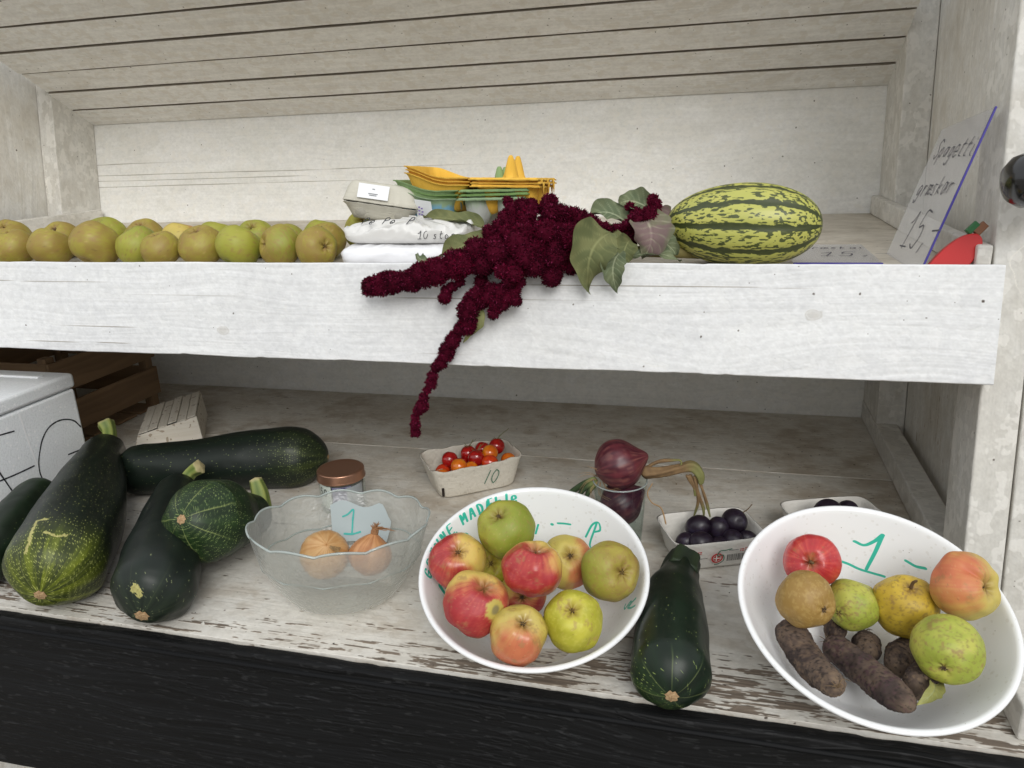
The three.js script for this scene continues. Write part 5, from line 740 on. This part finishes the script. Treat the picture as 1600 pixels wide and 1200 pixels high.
// ------------------------------------------------------------------ amaranth
{
  const o = thing('amaranth_bunch', 'dark crimson amaranth flower head trailing over the white front board', 'flower', W(0, 0, 0));
  const florM = VC(0.9, { specularIntensity: 0.2 }), coreM = mat(68, 5, 27, 0.9, { specularIntensity: 0.2 });
  const spikes = [
    [[-0.452, -0.041, -0.972, 0.0131], [-0.426, -0.037, -0.970, 0.0156], [-0.388, -0.028, -0.968, 0.0154], [-0.342, -0.017, -0.968, 0.0169], [-0.292, 0.001, -0.975, 0.0209], [-0.235, 0.016, -0.990, 0.0250]],
    [[-0.301, -0.052, -0.975, 0.0169], [-0.314, -0.076, -0.975, 0.0145], [-0.331, -0.101, -0.978, 0.0140], [-0.348, -0.125, -0.980, 0.0108], [-0.367, -0.153, -0.985, 0.0098], [-0.382, -0.185, -0.985, 0.0082], [-0.396, -0.217, -0.985, 0.0092], [-0.402, -0.246, -0.985, 0.0074]],
    [[-0.273, 0.065, -1.020, 0.0112], [-0.256, 0.046, -1.020, 0.0206], [-0.233, 0.020, -1.000, 0.0269], [-0.217, -0.005, -0.985, 0.0216]],
    [[-0.236, 0.069, -1.030, 0.0120], [-0.217, 0.050, -1.030, 0.0206], [-0.197, 0.024, -1.010, 0.0252], [-0.187, -0.009, -0.985, 0.0165]],
    [[-0.190, 0.054, -1.040, 0.0103], [-0.172, 0.046, -1.040, 0.0154], [-0.158, 0.041, -1.030, 0.0102], [-0.145, 0.039, -1.030, 0.0051]],
    [[-0.312, 0.012, -1.000, 0.0103], [-0.286, 0.025, -1.000, 0.0170], [-0.269, 0.038, -1.020, 0.0155]],
    [[-0.212, -0.012, -0.975, 0.0197], [-0.243, -0.020, -0.970, 0.0200], [-0.278, -0.034, -0.970, 0.0195], [-0.306, -0.056, -0.972, 0.0140]],
    [[-0.326, -0.034, -0.972, 0.0050], [-0.342, -0.043, -0.972, 0.0052], [-0.352, -0.056, -0.974, 0.0077]],
    [[-0.264, -0.042, -0.970, 0.0083], [-0.277, -0.058, -0.970, 0.0092], [-0.281, -0.075, -0.973, 0.0067]],
    [[-0.243, -0.033, -0.970, 0.0050], [-0.249, -0.043, -0.970, 0.0046], [-0.251, -0.058, -0.970, 0.0083]],
    [[-0.256, -0.046, -0.970, 0.0050], [-0.263, -0.057, -0.970, 0.0083], [-0.266, -0.065, -0.970, 0.0067]],
    [[-0.295, 0.008, -1.000, 0.0137], [-0.305, -0.001, -0.990, 0.0145], [-0.317, -0.007, -0.985, 0.0085]],
    [[-0.114, 0.029, -1.060, 0.0138], [-0.102, 0.046, -1.060, 0.0146], [-0.084, 0.066, -1.060, 0.0111], [-0.088, 0.076, -1.060, 0.0043]],
    [[-0.138, 0.035, -1.040, 0.0068], [-0.122, 0.039, -1.050, 0.0085], [-0.109, 0.041, -1.050, 0.0068]],
    [[-0.104, 0.055, -1.080, 0.0070], [-0.118, 0.067, -1.080, 0.0061]],
    [[-0.305, 0.004, -1.020, 0.0200], [-0.245, 0.014, -1.030, 0.0300], [-0.192, 0.014, -1.030, 0.0240], [-0.134, 0.018, -1.050, 0.0086]]];
  // a floret: a small spiky star
  const star = (() => { const p = [], v = k => [Math.cos(k * 2.0944), -0.5, Math.sin(k * 2.0944)]; for (let k = 0; k < 3; k++) p.push(...v(k + 1), ...v(k), 0, 1, 0); return p; })();
  const Q = new THREE.Quaternion(), D = V3(), P = V3(), U = V3(0, 1, 0);
  spikes.forEach((pts, si) => {
    const curve = new THREE.CatmullRomCurve3(pts.map(p => V3(p[0], p[1], p[2]))), L = curve.getLength(), n = pts.length - 1, slim = si === 0 ? 1.2 : si === 6 ? 1.0 : si === 1 ? 1.0 : si >= 7 && si <= 10 ? 1.2 : 1.04, rad = t => { const k = Math.min(n - 1e-6, t * n), i = Math.floor(k); return slim * mix(pts[i][3], pts[i + 1][3], k - i); };
    const rm = pts.reduce((s, p) => s + p[3], 0) / pts.length, thin = rm < 0.0125, lumps = Math.max(2, Math.round(L / (rm * (thin ? 0.95 : 1.15)))), pos = [], col = [];
    // clusters along the spike, each a knobbly ball of florets
    const balls = []; for (let i = 0; i <= lumps; i++) { const t = i / lumps, c = curve.getPoint(t), r = rad(t), even = si === 0 && t < 0.7; const m = thin ? 1 : even ? 3 : si === 15 ? 4 : 4; for (let k = 0; k < m; k++) { const off = V3(rr(-1, 1), rr(-1, 1), rr(-1, 1)); if (thin) off.multiplyScalar(r * 0.25); else off.normalize().multiplyScalar(r * (even ? 0.32 : si === 15 ? 0.7 : rr(0.62, 0.92))); balls.push([c.x + off.x, c.y + off.y, c.z + off.z, thin ? r * rr(0.66, 1.05) : r * (even ? rr(0.7, 0.82) : rr(0.48, 0.68))]); } }
    for (const b of balls) {
      const cnt = Math.round(clamp(b[3] * b[3] * 12.57 / (0.0021 * 0.0021) * 1.15, 20, 680)), tone = rr(0.8, 1.2);
      for (let i = 0; i < cnt; i++) {
        D.set(rr(-1, 1), rr(-1, 1), rr(-1, 1)); if (D.lengthSq() < 0.02) continue; D.normalize(); const lean = D.clone();
        const rr0 = b[3] * (0.86 + 0.22 * rnd()); P.set(b[0], b[1], b[2]).addScaledVector(D, rr0); Q.setFromUnitVectors(U, lean.add(V3(rr(-0.5, 0.5), rr(-0.5, 0.5), rr(-0.5, 0.5))).normalize()); const s = rr(0.0007, 0.0012), l = s * rr(1.2, 2.7), k = tone * rr(0.65, 1.35), tip = rnd() < 0.06;
        const cr = tip ? [118, 34, 66] : [68 * k, 5 * k, 27 * k], C = [lin(clamp(cr[0] / 255)), lin(clamp(cr[1] / 255)), lin(clamp(cr[2] / 255))];
        for (let j = 0; j < star.length; j += 3) { const v = V3(star[j] * s, star[j + 1] * l, star[j + 2] * s).applyQuaternion(Q); pos.push(P.x + v.x, P.y + v.y, P.z + v.z); col.push(...C); }
      }
    }
    const g = new THREE.BufferGeometry(); g.setAttribute('position', new THREE.Float32BufferAttribute(pos, 3)); g.setAttribute('color', new THREE.Float32BufferAttribute(col, 3)); g.computeVertexNormals();
    const m = mesh('flower_spike', g, florM, o);
    const cg = balls.map(b => { const q = new THREE.IcosahedronGeometry(b[3] * 0.9, 1); q.translate(b[0], b[1], b[2]); return q; }); mesh('spike_core', mergeGeometries(cg), coreM, m);
  });
  mesh('stem', limb([[-0.24, 0.01, -1.03, 0.004], [-0.17, 0.012, -1.04, 0.006], [-0.11, 0.006, -1.06, 0.007], [-0.04, 0.004, -1.085, 0.008], [0.0, 0.002, -1.16, 0.008]], 14, 40, { color: () => S8(120, 110, 62) }), VC(0.7), o);
  const leafM = VC(0.85, { side: THREE.DoubleSide });
  const olive = { c1: [112, 114, 72], c2: [92, 98, 60], vein: [140, 142, 96] }, greyG = { c1: [112, 120, 88], c2: [92, 104, 76], vein: [176, 182, 150] }, mauve = { c1: [118, 112, 92], c2: [104, 108, 80], vein: [188, 186, 160], blush: [118, 92, 96] };
  [[[-0.135, 0.030, -1.020], [-0.153, 0.004, -0.972], [-0.158, -0.045, -0.990], 0.058, [0.25, 0.35, 1], olive],
   [[-0.121, 0.003, -0.998], [-0.126, -0.017, -0.975], [-0.121, -0.048, -0.988], 0.030, [0.1, 0.25, 1], greyG],
   [[-0.100, 0.056, -1.065], [-0.084, 0.026, -1.030], [-0.094, -0.004, -1.032], 0.056, [0.2, 0.25, 1], mauve],
   [[-0.112, 0.034, -1.085], [-0.144, 0.058, -1.080], [-0.172, 0.052, -1.068], 0.042, [0.1, 0.75, 0.7], greyG],
   [[-0.108, -0.001, -1.032], [-0.077, 0.003, -1.028], [-0.045, -0.007, -1.035], 0.024, [0.0, 0.8, 0.7], greyG],
   [[-0.330, 0.042, -1.090], [-0.378, 0.053, -1.084], [-0.422, 0.055, -1.088], 0.030, [0.1, 0.8, 0.6], olive],
   [[-0.299, 0.026, -1.020], [-0.340, 0.012, -1.012], [-0.372, -0.004, -1.010], 0.034, [-0.1, 0.7, 0.7], olive],
   [[-0.385, -0.007, -1.012], [-0.398, -0.004, -1.008], [-0.402, 0.004, -1.012], 0.014, [0.5, 0.5, 0.7], greyG],
   [[-0.300, -0.066, -0.975], [-0.312, -0.092, -0.982], [-0.330, -0.116, -0.990], 0.019, [0.7, 0.2, 0.7], { c1: [150, 152, 104], c2: [120, 126, 76] }],
   [[-0.090, 0.062, -1.090], [-0.116, 0.074, -1.090], [-0.134, 0.070, -1.088], 0.034, [0.0, 0.4, 0.9], greyG],
   [[-0.111, 0.022, -1.030], [-0.117, 0.003, -1.012], [-0.116, -0.020, -1.016], 0.030, [0.2, 0.3, 1], olive],
   [[-0.064, 0.060, -1.12], [-0.070, 0.044, -1.105], [-0.074, 0.022, -1.105], 0.036, [0.1, 0.4, 1], mauve],
   [[-0.150, 0.036, -1.05], [-0.14, 0.012, -1.03], [-0.146, -0.012, -1.028], 0.040, [0.2, 0.4, 1], olive],
   [[-0.105, 0.03, -1.07], [-0.07, 0.018, -1.05], [-0.052, 0.0, -1.045], 0.034, [0.2, 0.5, 1], greyG],
  ].forEach(([b, m, t, w, up, c], i) => mesh('leaf', leafGeo(b, m, t, w, up, { ...c, wave: 0.16 }), leafM, o));
}

// ------------------------------------------------------------------ striped squash
{
  const L = 0.0995, R = 0.0545, tw = 1280, th = 640, col = new Uint8Array(tw * th * 4), bp = new Uint8Array(tw * th * 4), NR = 10;
  for (let y = 0; y < th; y++) for (let x = 0; x < tw; x++) {
    const s = (x + 0.5) / tw, a = (y + 0.5) / th * 2 * PI, pr = Math.sqrt(Math.max(0.002, 1 - (2 * s - 1) ** 2)), ca = Math.cos(a), sa = Math.sin(a);
    const X = s * 2 * L, A = a + 0.12 * (fbm(X * 18, ca * 2, sa * 2 + 5, 2) - 0.5), q = A * NR / (2 * PI), dd = Math.abs(q - Math.round(q)), edge = fbm(X * 90, ca * 14 * pr, sa * 14 * pr + 3, 3);
    const wide = 0.115 + 0.06 * (fbm(X * 22, Math.round(q) * 7 + 1, 0, 2) - 0.4) + (edge - 0.5) * 0.26 + 0.06 * (1 - pr);
    const stripe = 1 - sst(wide - 0.015, wide + 0.015, dd);
    const fl = fbm(X * 120, ca * 26 * pr, sa * 26 * pr + 8, 2), zone = fbm(X * 24, ca * 4, sa * 4 + 2, 2), fleck = sst(0.63 - 0.16 * zone, 0.66 - 0.16 * zone, fl);
    const n = fbm(X * 30, ca * 4, sa * 4 + 11, 3);
    let c = mix3(S8(192, 188, 96), S8(172, 176, 88), n); const dk = mix3(S8(50, 60, 28), S8(70, 76, 38), fbm(X * 200, ca * 30, sa * 30 + 1, 2)); c = mix3(c, dk, Math.max(stripe, fleck * 0.88));
    c = mix3(c, dk, (1 - sst(0.0, 0.05, s)) * 0.4 + sst(0.975, 1, s) * 0.6);
    const i = (y * tw + x) * 4; for (let k = 0; k < 3; k++) col[i + k] = clamp(c[k]) * 255; col[i + 3] = 255;
  }
  const tx = new THREE.DataTexture(col, tw, th, THREE.RGBAFormat); tx.colorSpace = THREE.SRGBColorSpace; tx.magFilter = THREE.LinearFilter; tx.minFilter = THREE.LinearMipmapLinearFilter; tx.generateMipmaps = true; tx.wrapT = THREE.RepeatWrapping; tx.needsUpdate = true;
  const g = grid(120, 96, (u, v) => { const f = PI * u, a = v * 2 * PI, pr = Math.pow(Math.sin(f), 0.94), rib = 1 - 0.034 * Math.pow(Math.abs(Math.cos(a * NR / 2)), 6) * Math.sin(f) ** 0.6, r = R * pr * rib * (1 + 0.06 * Math.cos(f) * -1); return { p: [-Math.cos(f) * L - (u < 0.08 ? -0.004 * (1 - u / 0.08) : 0), Math.sin(a) * r, Math.cos(a) * r] }; }, { flip: false });
  const uv = g.attributes.uv, p = g.attributes.position; for (let i = 0; i < uv.count; i++) uv.setXY(i, (p.getX(i) + L) / (2 * L), uv.getY(i));
  { const n = g.attributes.normal; for (let i = 0; i <= 120; i++) { const a = i, b = 96 * 121 + i, v = V3(n.getX(a) + n.getX(b), n.getY(a) + n.getY(b), n.getZ(a) + n.getZ(b)).normalize(); n.setXYZ(a, v.x, v.y, v.z); n.setXYZ(b, v.x, v.y, v.z); } }
  const m = top('striped_squash', g, new THREE.MeshPhysicalMaterial({ map: tx, roughness: 0.4, metalness: 0, clearcoat: 0.12, clearcoatRoughness: 0.35 }), 'oval yellow squash with dark green stripes and flecks', 'squash', W(0.0305, trayY(-1.085) + R + 0.0005, -1.085)); m.rotation.set(0.1, -0.03, -0.015);
  mesh('stalk', limb([[-L + 0.006, 0.0, 0, 0.0085], [-L - 0.008, 0.001, 0.001, 0.0062], [-L - 0.022, -0.002, 0.003, 0.0056]], 24, 20, { end0: 0.05, end1: 0.1, ease: 0.1, shape: a => 0.16 * Math.cos(5 * a), color: (a, t) => mix3(mix3(S8(84, 92, 48), S8(128, 126, 78), 0.5 + 0.5 * Math.cos(5 * a)), S8(186, 166, 112), sst(0.8, 0.95, t)) }), VC(0.7), m);
}

// ------------------------------------------------------------------ price signs, painted chilli, black housing
function sheetSign(label, A, Bp, Cc, textLines, strip) { // A lower far corner, Bp lower near corner, Cc upper far corner
  const a = W(...A), u = W(...Bp).sub(a), v = W(...Cc).sub(a), w = u.length(), h = v.length(), n = V3().crossVectors(u, v).normalize(), vv = V3().crossVectors(n, u).normalize();
  const o = thing('price_sign', label, 'sign', a); o.quaternion.setFromRotationMatrix(new THREE.Matrix4().makeBasis(u.clone().normalize(), vv, n));
  const g = new RoundedBoxGeometry(w, h, 0.0012, 1, 0.0005); g.translate(w / 2, h / 2, 0);
  mesh('plastic_sheet', g, new THREE.MeshPhysicalMaterial({ color: 0xf4f4f6, transmission: 0.84, thickness: 0, roughness: 0.12, metalness: 0, ior: 1.45 }), o);
  const e = mesh('purple_edge', new RoundedBoxGeometry(strip === 'right' ? 0.0034 : w, strip === 'right' ? h : 0.0034, 0.0022, 1, 0.0006), mat(58, 48, 140, 0.45), o); e.position.set(strip === 'right' ? w : w / 2, strip === 'right' ? h / 2 : 0, 0);
  textLines.forEach(([tx, x, y, hh, ad, wd, rot]) => { const q = mesh('lettering', liftRibbon(writing(tx, hh, ad, 0.2, 0.05), wd), mat(84, 84, 90, 0.7, { side: THREE.DoubleSide }), o); q.position.set(x, y, 0.0010); q.rotation.z = rot || 0; });
  return o;
}
sheetSign('upright clear plastic price sign with a purple edge leaning on the post', [0.2225, -0.022, -1.195], [0.237, -0.022, -1.030], [0.291, 0.163, -1.150], [['Spagetti', 0.016, 0.160, 0.024, 0.78, 0.0018, -0.10], ['græskar', 0.014, 0.108, 0.024, 0.8, 0.0018, -0.05], ['15,-', 0.040, 0.036, 0.046, 0.8, 0.0020, -0.02]], 'right');
sheetSign('clear plastic price sign lying flat in the tray with a purple edge', [0.098, trayY(-1.095) + 0.003, -1.095], [0.208, trayY(-1.095) + 0.003, -1.095], [0.098, trayY(-1.265) + 0.003, -1.265], [['græskar', 0.022, 0.128, 0.016, 0.8, 0.0016, 0], ['15,-', 0.036, 0.06, 0.034, 0.8, 0.002, 0]], 'bottom');
{
  const s = new THREE.Shape(); s.moveTo(0.240, -0.024); s.quadraticCurveTo(0.252, 0.0, 0.272, 0.016); s.quadraticCurveTo(0.285, 0.026, 0.294, 0.024); s.quadraticCurveTo(0.302, 0.021, 0.2995, 0.010); s.quadraticCurveTo(0.294, -0.008, 0.276, -0.024); s.quadraticCurveTo(0.258, -0.03, 0.240, -0.024);
  const o = thing('painted_chilli', 'flat red painted wooden chilli with a green and brown stalk', 'decoration', W(0.27, -0.024, -1.0345));
  const ex = (sh, d) => { const g = new THREE.ExtrudeGeometry(sh, { depth: d, bevelEnabled: true, bevelSize: 0.0012, bevelThickness: 0.0012, bevelSegments: 2, curveSegments: 16 }); g.translate(-0.27, 0.024, -d / 2); return g; };
  mesh('chilli_body', ex(s, 0.009), mat(196, 30, 30, 0.4, { clearcoat: 0.2 }), o);
  const st = (x0, y0, x1, y1, w, m, nm) => { const q = new THREE.Shape(), dx = x1 - x0, dy = y1 - y0, l = Math.hypot(dx, dy), nx = -dy / l * w, ny = dx / l * w; q.moveTo(x0 - nx, y0 - ny); q.lineTo(x0 + nx, y0 + ny); q.lineTo(x1 + nx * 0.9, y1 + ny * 0.9); q.lineTo(x1 - nx * 0.9, y1 - ny * 0.9); mesh(nm, ex(q, 0.006), m, o); };
  st(0.286, 0.0275, 0.2945, 0.037, 0.0026, mat(48, 108, 62, 0.5), 'green_calyx'); st(0.2945, 0.0265, 0.303, 0.036, 0.0034, mat(136, 92, 66, 0.6), 'brown_stalk');
}
{
  // a glossy black housing held on a bracket in front of the post
  const prof = [[0.0001, 0.034], [0.010, 0.033], [0.020, 0.029], [0.0272, 0.020], [0.0295, 0.008], [0.0290, -0.010], [0.0285, -0.050], [0.0001, -0.052]];
  const o = thing('lamp_housing', 'glossy black rounded lamp housing beside the white post', 'lamp', W(0.3245, 0.0805, -0.950)); o.rotation.set(0.15, 0.2, 1.75);
  mesh('housing_shell', new THREE.LatheGeometry(prof.map(p => new THREE.Vector2(...p)), 56), mat(14, 14, 16, 0.22, { clearcoat: 0.6, clearcoatRoughness: 0.1 }), o);
  mesh('bracket', tube([[0, -0.045, 0], [0.01, -0.07, -0.02], [0.012, -0.085, -0.078]], 0.007, 16, 10), mat(18, 18, 20, 0.4), o);
}

// ------------------------------------------------------------------ crumbs and paint flakes on the shelf
{
  const gs = []; for (let i = 0; i < 150; i++) { const x = rr(-1.1, 0.29), z = rr(-1.6, -0.80), s = rr(0.0006, 0.0022) * (rnd() < 0.1 ? 1.8 : 1), g = new THREE.TetrahedronGeometry(s, 0); g.scale(rr(0.6, 1.8), 0.4, 1); g.rotateY(rr(0, 6)); g.rotateX(T1); g.translate(x, shelfY(z) + EYE + s * 0.15, z); const c = rnd() < 0.6 ? [0.05, 0.04, 0.03] : rnd() < 0.6 ? [0.22, 0.16, 0.1] : [0.7, 0.68, 0.62], a = new Float32Array(g.attributes.position.count * 3); for (let k = 0; k < a.length; k += 3) a.set(c, k); g.setAttribute('color', new THREE.BufferAttribute(a, 3)); gs.push(g); }
  const o = mesh('shelf_crumbs', mergeGeometries(gs), VC(0.9)); o.userData = { kind: 'stuff', label: 'crumbs of soil and flaked paint scattered on the lower shelf', category: 'crumbs' }; scene.add(o);
}

renderer.render(scene, camera);
